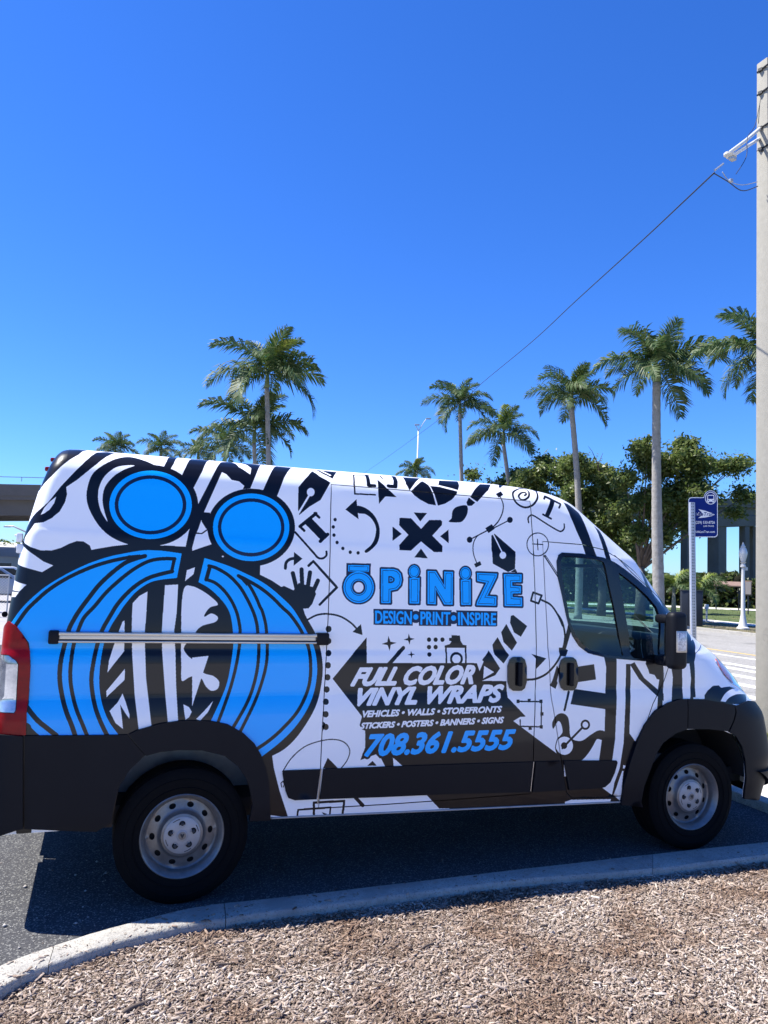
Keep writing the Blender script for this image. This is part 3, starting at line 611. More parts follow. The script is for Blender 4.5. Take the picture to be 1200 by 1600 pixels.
# outer boundary of the near half of the skin
top = VMAX-.002; vv = np.linspace(.33, top, 90)
bd = [(u, bot(u)+.004) for u in np.linspace(-.9, 4.0, 60)]
v1 = bot(4.2); bd += [(float(UMAX(v))-.003, float(v)) for v in np.linspace(v1, top, 90)]
bd += [(float(UMIN(v))+.003, float(v)) for v in np.linspace(top, .42, 90)]
def clip_hole(P): return P
wind = [(float(UMAX(v))-d, v) for v, d in ((1.46, .02), (1.7, .02), (1.95, .02), (2.12, .02))]+[(float(UMAX(2.12))-.68, 2.12), (float(UMAX(2.0))-.74, 1.98), (float(UMAX(1.7))-.80, 1.7), (float(UMAX(1.48))-.80, 1.46)]
def notch(bd, H):   # cut the wheel openings out of the lower edge
    H = sorted([q for q in H], key=lambda q: q[0]); return bd
def half(far):
    m = M_white if far else M_wrap
    b = panel('body_shell', BD, [shrink(door_s, -.0032), shrink(door_f, -.0032), wind], 0, .0, m, van, far, us=ugrid, vs=vgrid)
    if far: b.name = 'far_body_side'
    d = panel('sliding_door', shrink(door_s, .003), [], 0, .02, m, van, far, us=ugrid, vs=vgrid)
    e = panel('front_door', shrink(door_f, .003), [shrink(wf_o, .012)], 0, .02, m, van, far, us=ugrid, vs=vgrid)
    f = panel('window_frame', wf_o, [w1, w2], .004, .02, M_gloss, e, far, grid=.04)
    panel('window_pane', shrink(w1, -.004), [], -.006, 0, M_glass, e, far, grid=.07)
    panel('quarter_pane', shrink(w2, -.004), [], -.006, 0, M_glass, e, far, grid=.07)
    return b, d, e
# build BD: bottom edge with arch openings inserted
def arch_path(H):
    H = np.array(H); i = int(np.argmin(H[:, 0]+0*H[:, 1])); lo = [q for q in H if q[1] > bot(q[0])+.006]
    lo.sort(key=lambda q: q[0]); c = np.mean(lo, 0); lo.sort(key=lambda q: -math.atan2(q[1]-.3, q[0]-c[0])); return [tuple(q) for q in lo]
ar, af = arch_path(arch_r), arch_path(arch_f)
xa, xb, xc, xd = ar[0][0], ar[-1][0], af[0][0], af[-1][0]
BD = [(u, bot(u)+.004) for u in np.linspace(-.9, xa-.01, 8)]+[(xa, bot(xa)+.004)]+ar+[(xb, bot(xb)+.004)]+[(u, bot(u)+.004) for u in np.linspace(xb+.02, xc-.02, 40)]+[(xc, bot(xc)+.004)]+af+[(xd, bot(xd)+.004)]
BD += [(u, bot(u)+.004) for u in np.linspace(xd+.03, 4.3, 8)]
BD += [(float(UMAX(v))-.003, float(v)) for v in np.linspace(.34, top, 110)]+[(float(UMIN(v))+.003, float(v)) for v in np.linspace(top, .42, 110)]
body, sdoor, fdoor = half(False)
fb, _, _ = half(True)
# windshield glass both halves
for far in (False, True): panel('windshield_pane', shrink(wind, -.004), [], .001, 0, M_glass, van, far, grid=.08)
# roof marker lamps at the rear corner
def onskin(px, py, off=0.):
    uv = uvof([(px, py)]); return Vector(F(uv[:, 0], uv[:, 1])[0]+FN(uv[:, 0], uv[:, 1])[0]*off), Vector(FN(uv[:, 0], uv[:, 1])[0]), uv[0]
MB().box((-.825, .33, 2.345), (.03, .04, .025)).build('marker_lamp', M_red, van, bevel=.008)
MB().box((-.80, .33, 2.40), (.03, .04, .022)).build('marker_lamp', M_red, van, bevel=.008)
for py_ in (840, 857):
    q_ = atY(27, py_, .14); h = MB(); h.box((q_[0]+.012, .14, q_[2]), (.03, .05, .05)).box((q_[0]-.004, .14, q_[2]+.012), (.02, .02, .012)).build('door_hinge', M_white, van, bevel=.006)
# black cladding, each piece proud of the skin
def clad(name, pts, off=.014, m=None, smooth=False, parent=None, g=.05): return panel(name, pxp(pts, smooth), [], off, off+.004, m or M_clad, parent or van, grid=g)
hand_r = [(176,1284),(178,1265),(185.5,1231),(203,1203),(227,1180)]
# rear bumper side: a box-like wrap round the rear corner
ub = uvof([(37, 1148), (37, 1292)])
rb = [(-1.9, .975), (float(uvof([(8,1150)])[0][0]), .945)]+[tuple(q) for q in uvof([(36.5,1149)])]+[tuple(q) for q in uvof([(36.5,1292)])]+[(-1.0, .43), (-1.9, .43)]
for far in (False, True): panel('rear_bumper', rb, [], .03, .034, M_clad, van, far, grid=.03)
clad('bumper_side', [(38.5,1149),(120,1148.5),(199,1147.5),(226,1179),(203,1202),(185,1231),(177,1262),(174,1285),(150,1298),(38.5,1294)])
clad('rear_arch_trim', [(201,1147),(215,1140),(250,1130),(285,1125),(330,1126),(355,1131),(380,1145),(397,1161),(407,1178),(415,1199),(420,1222),(422,1280),(389,1281),(394,1255),(388,1224),(385,1217),(371,1196),(350,1180),(315,1171.5),(280,1171),(250,1174),(228,1180)], .018)
clad('front_arch_trim', [(968,1256),(973,1225),(982,1190),(992,1161),(1005,1133),(1022,1110),(1042,1098),(1061,1092),(1071,1092),(1071,1138.5),(1053,1145),(1033,1160),(1022,1178),(1014,1200),(1004,1226),(999,1252),(1002,1260)], .020)
clad('wing_trim', [(1072.5,1092),(1100,1093),(1126,1098),(1144,1102),(1146,1112),(1143,1125),(1135,1142),(1105,1138.6),(1072.5,1138.5)], .018)
arch_lip = [(1159,1164),(1163,1187),(1164.5,1213),(1162,1247)]
fbm = [tuple(q) for q in uvof([(1146.5,1103),(1148,1112),(1144.5,1126),(1137,1143),(1147,1149),(1157,1166),(1162,1187),(1163.5,1213),(1160,1247)])]
fbm += [(4.15, .285), (float(UMAX(.3))-.01, .27), (float(UMAX(.7))-.01, .6), (float(UMAX(.9))-.01, .90), (float(UMAX(.9))-.45, .90)]
fbm += [tuple(q) for q in uvof([(1165,1096)])]
for far in (False, True): panel('front_bumper', fbm, [], .018, .022, M_clad, van, far, grid=.03)
lip = [(float(uvof([(1180,1210)])[0][0]), .52), (4.75, .52), (float(UMAX(.4))-.01, .52), (float(UMAX(.33))-.01, .36), (4.35, .34), (4.1, .45)]
for far in (False, True): panel('bumper_lip', lip, [], .045, .05, M_clad, van, far, grid=.03)
for nm, P, par in (('side_moulding', [(441,1208),(444,1203.5),(499.5,1201.5),(494,1248),(460,1249.5),(450,1246),(446,1236)], van),
               ('side_moulding', [(504.5,1201),(600,1197.5),(700,1194),(831.5,1190),(826,1237),(700,1240),(600,1244.5),(499,1248)], sdoor),
               ('side_moulding', [(836,1190),(875,1188.5),(883,1234),(831,1237)], van),
               ('side_moulding', [(880,1188),(962,1188),(963.5,1191),(959,1207),(952,1222),(944,1229),(936,1231),(888,1234)], fdoor)):
    panel(nm, pxp(P), [], .012, .014, M_clad, par, grid=.05)
for a, b in (((501.5,1201),(496,1256)), ((833.5,1190),(828.5,1236))):
    uv = uvof([a, b]); X = F(uv[:, 0], uv[:, 1]); X[:, 1] -= .004; MB().tube(X, .0035, 6).build('trim_edge', M_alu, van)
# sill flange along the bottom edge
us = np.linspace(.47, 3.0, 30); X = F(us, np.array([bot(u)+.006 for u in us])); X[:, 1] -= .002
MB().tube(X, .0065, 6).build('sill_flange', M_hub, van, smooth=True)
# sliding rail
def railpt(px, py, off): p, n, uv = onskin(px, py); return p+Vector((0, -off, 0))
uvr = uvof([(92, 985.5), (92, 1003), (494, 991), (494, 1006.5)]); X = F(uvr[:, 0], uvr[:, 1])
xa_, xb_ = X[0][0], X[2][0]; zt, zb = (X[0][2]+X[2][2])/2, (X[1][2]+X[3][2])/2; yr = X[:, 1].min()
RH = zt-zb; xm = (xa_+xb_)/2; Lr = xb_-xa_
r_ = MB().box((xm, yr-.008, (zt+zb)/2), (Lr, .03, RH)).build('sliding_rail', M_alu, van, bevel=.004)
MB().box((xm, yr-.026, zt-.010), (Lr, .012, .018)).build('rail_lip', M_alu, r_, bevel=.003)
MB().box((xm, yr-.0245, zb+RH*.28), (Lr, .004, .006)).build('rail_slot', M_dark, r_)
MB().box((xm, yr-.026, zb+.007), (Lr, .012, .012)).build('rail_lip', M_alu, r_, bevel=.003)
uvr = uvof([(76, 995), (512, 999)]); Xe = F(uvr[:, 0], uvr[:, 1])
for c0, c1 in ((Xe[0][0], xa_+.004), (xb_-.004, Xe[1][0])): MB().box(((c0+c1)/2, yr-.012, (zt+zb)/2), (abs(c1-c0), .05, RH+.012)).build('rail_end_cap', M_clad, r_, bevel=.008)
# handles
for (a, b, c2, d), par in (((792.5,1026.5,821.5,1079), sdoor), ((873,1027,901.5,1079), fdoor)):
    pts = [(a+8,b),(c2-8,b),(c2-3,b+4),(c2,b+14),(c2,d-14),(c2-3,d-4),(c2-8,d),(a+8,d),(a+3,d-4),(a,d-14),(a,b+14),(a+3,b+4)]
    h = panel('door_handle', pxp(pts), [], .014, .018, M_gloss, par, grid=.03)
    p, n, uv = onskin((a+c2)/2+2, (b+d)/2); g = MB(); g.box((p.x, p.y-.030, p.z), (.032, .022, .15)); g.build('handle_grip', M_clad, h, bevel=.009, seg=3)
# seams on the body (fine recessed-looking sealed joints)
def seam(pts, r=.0022, name='panel_joint', smooth=False):
    if smooth: pts = crom(pts, False, 6)
    uv = uvof(dens(pts, False, 20)); X = F(uv[:, 0], uv[:, 1])-FN(uv[:, 0], uv[:, 1])*r*.35; MB().tube(X, r, 5).build(name, M_dark, van)
seam(M_((0,45),(60,100),(140,185),(230,270),(330,360),(420,450),(490,540)), .0035, smooth=True)
seam(J_((755,15),(745,50),(728,75),(710,92)), .002, smooth=True)
# tail lamp and its clear section
tl = C_((62,42),(100,70),(140,122),(172,178),(188,238),(190,350),(182,480),(168,600),(163,752))
tlu = [tuple(q) for q in uvof(tl)]; ul = -1.03
tlu = tlu+[(ul, tlu[-1][1]), (ul, tlu[0][1]-.08)]
clr = [tuple(q) for q in uvof(C_((62,258),(100,290),(113,312),(108,400),(104,470),(97,600),(88,614),(60,612)))]; clr = clr+[(ul+.012, clr[-1][1]+.0), (ul+.012, clr[0][1])]
for far in (False, True):
    q = panel('tail_lamp', tlu, [shrink(clr, -.004)], .012, .016, M_red, van, far, grid=.016); panel('clear_lens', clr, [], .010, 0, M_clear, q, far, grid=.016)
# head lamp
hl = M_((925,965),(985,995),(1060,1045),(1120,1095),(1160,1180))+J_((1035,345),(1000,318),(955,292),(895,228),(848,150))
hlu = pxp(hl)
am = pxp(J_((846,126),(868,134),(905,178),(938,230),(962,290),(918,250),(868,180)))
for far in (False, True):
    q = panel('head_lamp', hlu, [], .004, .004, M_clear, van, far, grid=.02); panel('turn_lens', am, [], .006, .004, M_amber, q, far, grid=.02)
# mirrors
for s in (-1, 1):
    f = lambda x, y, z: (x, y if s < 0 else 2.04-y, z)
    r = MB().box(f(3.165, -.13, 1.452), (.135, .10, .385)).build('door_mirror', M_clad, van, bevel=.04, seg=4)
    MB().box(f(3.15, -.045, 1.31), (.11, .12, .07)).build('mirror_arm', M_clad, r, bevel=.02); MB().box(f(3.15, -.04, 1.59), (.10, .12, .06)).build('mirror_arm', M_clad, r, bevel=.02)
    MB().box(f(3.16, -.077, 1.45), (.10, .006, .32)).build('mirror_glass', mat('mirror_silver', (.7, .72, .75), .03, metal=1) if s < 0 else bpy.data.materials['mirror_silver'], r)
    MB().box(f(3.168, -.181, 1.447), (.072, .012, .125)).build('indicator_lens', mat('pale_lens', (.62, .63, .66), .18, coat=1, noise=(60, .1, (.3, .3, .33))) if s < 0 else bpy.data.materials['pale_lens'], r, bevel=.006)
    MB().box(f(3.168, -.176, 1.447), (.088, .012, .145)).build('lens_bezel', M_alu, r, bevel=.005)
# underside, wheel wells, load floor, cab
MB().box((1.55, 1.02, .46), (4.9, 1.72, .10)).build('underbody', M_dark, van)
MB().box((1.72, 1.02, .40), (2.3, 1.3, .10)).build('chassis', M_dark, van)
MB().box((3.5, 1.02, .68), (1.5, 1.14, .62)).build('engine_bay', M_dark, van); MB().box((0, 1.02, .74), (1.2, 1.14, .5)).build('rear_floor', M_dark, van)
for xw in (0, 3.454):
    for far in (False, True):
        V = []; Fc = []; n = 22
        for i in range(n+1):
            a = math.pi*(.03+.94*i/n); x, z = xw+.475*math.cos(a), .42+(.46 if xw == 0 else .50)*math.sin(a)
            for y in (.03, .42): V.append((x, y if not far else 2.04-y, z))
        for i in range(n): Fc.append((2*i, 2*i+1, 2*i+3, 2*i+2))
        Fc.append(tuple(2*i+1 for i in range(n+1)))
        mb = MB(); mb.add(V, Fc); mb.build('wheel_liner', M_liner if xw == 0 else M_dark, van, angle=50)
MB().box((2.18, 1.02, 1.30), (.03, 1.74, 1.65)).build('bulkhead', M_cab, van)
MB().box((2.9, 1.02, .62), (1.6, 1.84, .06)).build('cab_floor', M_cab, van)
for yy in (.42, 1.62):
    s = MB(); s.box((2.62, yy, .85), (.5, .5, .16)); se = s.build('seat', M_cab, van, bevel=.04)
    b = MB(); b.box((2.40, yy, 1.20), (.14, .48, .62), R=Matrix.Rotation(-.15, 3, 'Y')); b.build('seat_back', M_cab, se, bevel=.04)
    b = MB(); b.box((2.35, yy, 1.60), (.10, .26, .20)); b.build('headrest', M_cab, se, bevel=.035)
MB().box((3.42, 1.02, 1.23), (.5, 1.46, .42)).build('dashboard', M_cab, van, bevel=.06)
o = MB(); pts = [(3.12+.10*math.sin(a), 1.62+.19*math.cos(a), 1.27+.17*math.sin(a)) for a in np.linspace(0, 2*math.pi, 25)]; o.tube(pts, .014, 8, False).build('steering_wheel', M_cab, van, smooth=True)
MB().box((2.9, .5, 1.94), (.22, .42, .02)).build('sun_visor', M_cab, van, bevel=.006)
# headlining closes the cab
MB().box((2.45, 1.02, 2.15), (.6, 1.66, .04)).build('headlining', M_cab, van)
# ------------------------------------------------------------------ wheels
def make_wheel(x, y, side, rot, first):
    w = empty('wheel', (x, y, .36)); w.parent = van; w.rotation_euler = (0, 0, 0 if side < 0 else math.pi)
    # local: outer face towards -Y
    T = [(.215, -.10), (.222, -.113), (.240, -.118), (.270, -.123), (.300, -.124), (.328, -.118), (.345, -.106), (.352, -.10), (.352, -.062), (.345, -.058), (.345, -.052), (.353, -.048), (.353, -.004), (.346, 0), (.353, .004), (.353, .048), (.345, .052), (.352, .062), (.352, .10), (.328, .118), (.27, .122), (.222, .112), (.215, .10)]
    ty = MB().lathe([(r*1.02, h) for r, h in T], axis='Y', n=64).build('tyre', M_rub, w, angle=35)
    for q in (.262, .308): MB().lathe([(q-.003, -.1215 if q < .29 else -.1245), (q, -.1265 if q < .29 else -.127), (q+.003, -.1215 if q < .29 else -.1235)], axis='Y', n=64).build('sidewall_ring', M_rub, ty)
    prof = [(.226, -.100), (.226, -.112), (.221, -.116), (.214, -.112), (.208, -.098), (.200, -.092), (.196, -.075), (.192, -.050)]
    rm = MB().lathe(prof, axis='Y', n=72).build('rim', M_steel, w, angle=50)
    # dished centre with ten vents, triangulated with true holes
    def h(r): return float(np.interp(r, [0, .05, .088, .112, .120, .128, .150, .172, .185, .1925], [-.098, -.097, -.095, -.088, -.072, -.060, -.054, -.047, -.045, -.052]))
    outl = [(.1925*math.cos(a), .1925*math.sin(a)) for a in np.linspace(0, 2*math.pi, 64, endpoint=False)]
    holes = []
    for k in range(10):
        a = 2*math.pi*k/10+rot; c0, s0 = math.cos(a), math.sin(a)
        holes.append([(.156*c0+.0145*math.cos(t)*c0-.019*math.sin(t)*s0, .156*s0+.0145*math.cos(t)*s0+.019*math.sin(t)*c0) for t in np.linspace(0, 2*math.pi, 14, endpoint=False)])
    V = []; Ed = []
    for lp in [outl]+holes:
        n0 = len(V); V += lp; Ed += [(n0+i, n0+(i+1) % len(lp)) for i in range(len(lp))]
    for r in (.045, .085, .10, .112, .118, .124, .132, .14, .174, .184):
        for a in np.linspace(0, 2*math.pi, 48, endpoint=False):
            q = (r*math.cos(a), r*math.sin(a))
            if not any(pip([q], hh)[0] for hh in holes): V.append(q)
    V.append((0, 0)); r = delaunay_2d_cdt([Vector(q) for q in V], Ed, [], 0, 1e-5); P = [tuple(q) for q in r[0]]; Tt = [f for f in r[2]]
    cc = np.array([np.mean([P[i] for i in f], 0) for f in Tt]); kk = np.ones(len(Tt), bool)
    for hh in holes: kk &= ~pip(cc, hh)
    Tt = [f for f, k in zip(Tt, kk) if k]
    VV = [(a, h(math.hypot(a, b)), b) for a, b in P]; mb = MB(); mb.add(VV, Tt); mb.build('wheel_disc', M_steel, w, angle=45)
    MB().lathe([(.0, -.02), (.19, -.02)], axis='Y', n=40).build('brake_drum', M_dark, w)
    hc = MB().lathe([(.0, -.1045), (.025, -.104), (.030, -.100), (.040, -.099), (.092, -.0975), (.098, -.094), (.102, -.086)], axis='Y', n=48).build('hub_cap', M_hub, w, angle=30)
    MB().lathe([(.0, -.1065), (.020, -.106), (.022, -.103)], axis='Y', n=24).build('centre_badge', M_steel, hc, angle=30)
    bd = [(-.012, .008), (-.004, .012), (0, .004), (.004, .012), (.012, .008), (.006, -.004), (0, -.013), (-.006, -.004)]
    mb = MB(); mb.add([(a, -.1085, b) for a, b in bd]+[(a, -.105, b) for a, b in bd], [tuple(range(8))]+[(i, (i+1) % 8, 8+(i+1) % 8, 8+i) for i in range(8)]); mb.build('badge_emblem', M_cab, hc)
    for k in range(5):
        a = 2*math.pi*k/5+rot+.3; c = (.062*math.cos(a), 0, .062*math.sin(a))
        MB().lathe([(.0168, -.1005), (.0168, -.0985), (.0, -.0985)], c=c, axis='Y', n=18).build('nut_recess', M_dark, hc)
        MB().lathe([(.0, -.112), (.007, -.112), (.0095, -.109), (.0095, -.097)], c=c, axis='Y', n=6).build('lug_nut', M_cab, hc)
        a2 = a+math.pi/5
    for k in range(4):
        a = math.pi/2*k+.4; pts = [(.088*math.cos(a+t), -.0975, .088*math.sin(a+t)) for t in np.linspace(-.22, .22, 6)]; MB().tube(pts, .0022, 5).build('cap_slot', M_cab, hc)
    return w
for x, rt in ((0, .05), (3.454, .33)):
    make_wheel(x, .145, -1, rt, True); make_wheel(x, 1.895, 1, rt, False)
e = MB().tube([(0, .3, .36), (0, 1.74, .36)], .05, 12).build('rear_axle', M_dark, van)
# ================================================================== the place
def polyobj(name, pts, z, m, kind='structure', label=None, cat=None, sub=0):
    o = pyd(name, [(x, y, z) for x, y in pts], [tuple(range(len(pts)))], m)
    if o.data.polygons[0].normal.z < 0: o.data.flip_normals()
    return tag(o, label, cat, None, kind)
# --- ground materials
def groundmat(name, c1, c2, scale, speck=None, rough=.95, bump=(200, .5, .004), patch=None):
    m, t, b = nodes(name); N = t.nodes; L = t.links; tc = N.new('ShaderNodeTexCoord'); b.inputs['Roughness'].default_value = rough; b.inputs['Specular IOR Level'].default_value = .3
    def noi(s, d=6, r=.6):
        n = N.new('ShaderNodeTexNoise'); n.inputs['Scale'].default_value = s; n.inputs['Detail'].default_value = d; n.inputs['Roughness'].default_value = r; L.new(tc.outputs['Object'], n.inputs['Vector']); return n
    def mix(f, a, c, typ='MIX'):
        x = N.new('ShaderNodeMix'); x.data_type = 'RGBA'; x.blend_type = typ
        if isinstance(f, float): x.inputs[0].default_value = f
        else: L.new(f, x.inputs[0])
        for k, q in ((6, a), (7, c)):
            if isinstance(q, tuple): x.inputs[k].default_value = (*q, 1)
            else: L.new(q, x.inputs[k])
        return x.outputs[2]
    def ramp(src, a, c):
        r = N.new('ShaderNodeMapRange'); r.inputs[1].default_value = a; r.inputs[2].default_value = c; L.new(src, r.inputs[0]); return r.outputs[0]
    n1 = noi(scale, 8, .7); col = mix(ramp(n1.outputs['Fac'], .35, .65), c1, c2)
    n2 = noi(scale*.06, 4); col = mix(ramp(n2.outputs['Fac'], .3, .7), col, mix(.35, col, tuple(x*.55 for x in c1)))
    if speck:
        v = N.new('ShaderNodeTexVoronoi'); v.inputs['Scale'].default_value = speck[0]; L.new(tc.outputs['Object'], v.inputs['Vector'])
        sp = N.new('ShaderNodeSeparateColor'); L.new(v.outputs['Color'], sp.inputs[0]); col = mix(ramp(sp.outputs[0], 1-speck[2]*2, 1-speck[2]), col, speck[1])
    if patch:
        n3 = noi(patch[0], 5, .6); col = mix(ramp(n3.outputs['Fac'], patch[2], patch[2]+.08), col, patch[1])
    L.new(col, b.inputs['Base Color']); bn = noi(bump[0], 4); u = N.new('ShaderNodeBump'); u.inputs['Strength'].default_value = bump[1]; u.inputs['Distance'].default_value = bump[2]
    L.new(bn.outputs['Fac'], u.inputs['Height']); L.new(u.outputs[0], b.inputs['Normal']); return m
M_asph = groundmat('parking_asphalt', (.050, .051, .056), (.095, .095, .098), 60, (150, (.20, .20, .19), .10), bump=(220, .8, .006))
M_asph.node_tree.nodes['Principled BSDF'].inputs['Specular IOR Level'].default_value = .1
M_road = groundmat('worn_road_asphalt', (.22, .215, .20), (.30, .29, .27), 8, (60, (.36, .35, .33), .10), patch=(.7, (.17, .165, .155), .58))
M_grass = groundmat('lawn_ground', (.055, .085, .020), (.10, .125, .04), 5, None, patch=(.35, (.15, .14, .06), .62))
M_dry = groundmat('dry_verge', (.12, .105, .055), (.20, .17, .10), 6, None, patch=(.8, (.08, .10, .03), .55))
M_soil = groundmat('mulch_base', (.10, .07, .05), (.20, .15, .115), 40, (90, (.30, .25, .20), .15), bump=(60, 1, .02))
M_walk = groundmat('pavement_concrete', (.58, .55, .49), (.68, .65, .59), 6, (80, (.4, .38, .34), .06), bump=(90, .3, .003))
M_lot2 = groundmat('far_concrete', (.30, .29, .30), (.38, .37, .37), 2, None)
M_conc = groundmat('kerb_concrete', (.33, .315, .28), (.45, .43, .385), 22, (170, (.22, .21, .19), .07), bump=(90, .9, .006), patch=(2.6, (.27, .26, .235), .57))
M_line = mat('white_road_paint', (.72, .71, .68), .8, noise=(7, .25, (.45, .44, .42)))
M_yel = mat('yellow_road_paint', (.62, .42, .10), .8, noise=(7, .25, (.42, .31, .12)))
M_bark = mat('palm_bark', (.36, .34, .31), .9, noise=(6, .25, (.20, .185, .165)), bump=(18, .6, .03))
M_bark2 = mat('tree_bark', (.17, .13, .10), .95, noise=(5, .25, (.08, .06, .05)), bump=(10, .8, .05))
M_shaft = mat('green_crownshaft', (.10, .16, .05), .5, noise=(3, .25, (.16, .19, .08)))
M_bridge = mat('bridge_concrete', (.17, .155, .14), .9, noise=(.5, .3, (.10, .09, .08)), bump=(3, .3, .05))
M_pole = mat('pole_concrete', (.33, .31, .26), .9, noise=(14, .3, (.26, .245, .205)), bump=(120, .5, .004))
M_wire = mat('black_wire', (.01, .01, .012), .6)
M_met = mat('galvanised_metal', (.42, .44, .46), .45, metal=.5, noise=(10, .3, (.33, .34, .36)))
M_wpaint = mat('white_lamp_paint', (.58, .58, .56), .45)
M_navy = mat('navy_sign_face', (.002, .018, .15), .6, spec=.12)
M_sw = mat('white_sign_print', (.75, .76, .78), .45)
M_box = mat('dark_cabinet', (.014, .018, .028), .5)
M_brown = mat('brown_roof', (.16, .085, .06), .7, noise=(5, .3, (.25, .18, .14)))
M_stick = mat('weathered_stick', (.13, .10, .08), .9, noise=(30, .3, (.07, .05, .04)))
# --- ground sheets
polyobj('ground', [(-900, -900), (900, -900), (900, 900), (-900, 900)], -.06, M_grass)
HK = .06
ko = [(0,1506),(52,1486),(140,1457),(217,1436),(301,1416),(350,1409),(420,1402),(560,1386),(720,1367),(860,1351),(1020,1333),(1200,1314)]
ki = [(0,1546),(49,1518),(122,1492),(210,1464),(297,1444),(353,1436),(400,1428),(560,1408),(720,1386),(860,1371),(1020,1358),(1200,1336)]
KO = [atg(a, b, HK)[:2] for a, b in ko]; KI = [atg(a, b, HK)[:2] for a, b in ki]
KO = [np.array(q) for q in crom([tuple(q) for q in KO], False, 5)]; KI = [np.array(q) for q in crom([tuple(q) for q in KI], False, 5)]
d0 = KO[0]-KO[5]; d0 /= np.linalg.norm(d0); nrm = np.array((-d0[1], d0[0]))
for k in range(1, 6):
    dd = np.array((d0[0]*math.cos(.10*k)-d0[1]*math.sin(.10*k)*-1, d0[1]*math.cos(.10*k)-d0[0]*math.sin(.10*k)))
    KO.insert(0, KO[0]+d0*.35+np.array((0, -.09))*k); KI.insert(0, KI[0]+d0*.30+np.array((.02, -.09))*k)
KO.append(np.array((4.62, KO[-1][1]-.01))); KI.append(np.array((4.82, KI[-1][1]-.01)))
KO[-1] = np.array((4.70, KO[-2][1]))
polyobj('parking_lot', [(-60, -20), (-60, 75), (6.9, 75), (6.9, -20)], 0., M_asph)
polyobj('far_forecourt', [(-60, 14), (-1.5, 14), (6.4, 60), (6.4, 74), (-60, 74)], .006, M_lot2)
# kerb beside the van, cast in segments
kerb = empty('kerb'); kerb['kind'] = 'structure'
def seglen(a, b): return float(np.linalg.norm(np.array(b)-np.array(a)))
cuts = [0, 12, 30, 55, len(KO)-1]; cuts = sorted(set(min(c, len(KO)-1) for c in cuts))
for a, b in zip(cuts, cuts[1:]):
    V = []; Fc = []
    for i in range(a, b+1):
        o_, i_ = KO[i], KI[i]
        if i == a: t = (KO[i+1]-KO[i]); t = t/np.linalg.norm(t)*.002; o_, i_ = o_+t, i_+t
        if i == b: t = (KO[i]-KO[i-1]); t = t/np.linalg.norm(t)*.002; o_, i_ = o_-t, i_-t
        n = (i_-o_)/np.linalg.norm(i_-o_); w = seglen(o_, i_); j = lambda s: rng.normal(0, s)
        for dd, z in ((-.012, -.05), (.0, HK-.018), (.006, HK-.006), (.02, HK), (w-.016, HK+.001), (w-.005, HK-.006), (w, HK-.018), (w+.004, -.06)):
            q = o_+n*dd; V.append((q[0], q[1], z+j(.0007)))
    m = b-a+1
    for i in range(m-1):
        for k in range(7): Fc.append((i*8+k, i*8+k+1, (i+1)*8+k+1, (i+1)*8+k))
    Fc.append(tuple(range(8))[::-1]); Fc.append(tuple((m-1)*8+k for k in range(8)))
    mb = MB(); mb.add(V, Fc); mb.build('kerb_segment', M_conc, kerb, angle=40)
# mulch bed
bedp = [tuple(q) for q in KI]+[(4.82, -3.4), (-6, -3.4), (-6, KI[0][1])]
bed = prism([(x, y) for x, y in bedp], -.055, .006, 'mulch_bed', M_soil); tag(bed, kind='structure')
prism([(-30, -40), (30, -40), (30, -3.4), (-30, -3.4)], -.05, .004, 'bounce_slab', M_walk)['kind'] = 'structure'  # unseen pale slab added behind the camera, bounces sunlight onto the van's side
# wood chips
NCH = 165000
cx_ = rng.uniform(-2.6, 4.7, NCH*2); cy_ = rng.uniform(-2.3, .1, NCH*2)
dens_ = np.clip(1.15-np.maximum(0, (-1.5-cy_))*.9, .12, 1)*np.clip(1.2-np.maximum(0, cx_-3.6)*.6, .3, 1)*np.where(cx_ < -1.8, .5, 1); keep = rng.random(NCH*2) < dens_
P = np.stack([cx_, cy_], 1)[keep]; P = P[pip(P, bedp)][:NCH]; nb_ = len(P)
_i = rng.integers(0, min(len(KO), len(KI))-1, 420); _f = rng.random(420)**2.2; _p = rng.random(420)[:, None]; KOa, KIa = np.array(KO), np.array(KI)
_q = (KIa[_i]*(1-_p)+KIa[_i+1]*_p); _o = (KOa[_i]*(1-_p)+KOa[_i+1]*_p); SP = _q+(_o-_q)*_f[:, None]
AS = np.stack([rng.uniform(-1.2, 3.5, 90), rng.uniform(-.25, .9, 90)], 1); AS = AS[~pip(AS, [tuple(q) for q in KO]+[(4.8, -9), (-6, -9), (-6, -2)])]
P = np.concatenate([P, SP, AS]); n = len(P)
Lc = np.exp(rng.normal(math.log(.0053), .62, n)).clip(.002, .032); Wc = (Lc*rng.uniform(.18, .5, n)).clip(.0011, .006); Tc = Wc*rng.uniform(.15, .5, n)
yaw = rng.uniform(0, 2*math.pi, n)+0; yaw = np.where(rng.random(n) < .4, rng.normal(.5, .5, n), yaw); pit = rng.normal(0, .19, n); rol = rng.normal(0, .35, n)
cyw, syw, cp_, sp_, cr_, sr_ = np.cos(yaw), np.sin(yaw), np.cos(pit), np.sin(pit), np.cos(rol), np.sin(rol)
ax = np.stack([cyw*cp_, syw*cp_, sp_], 1); ay0 = np.stack([-syw, cyw, 0*yaw], 1); az0 = np.cross(ax, ay0); ay = ay0*cr_[:, None]+az0*sr_[:, None]; az = np.cross(ax, ay)
zc = .010+rng.random(n)**1.5*.016+np.abs(sp_)*Lc*.6; zc[nb_:nb_+420] = HK+.004; zc[nb_+420:] = .004; pit[nb_:] *= .1; ctr = np.stack([P[:, 0], P[:, 1], zc], 1)
V = []
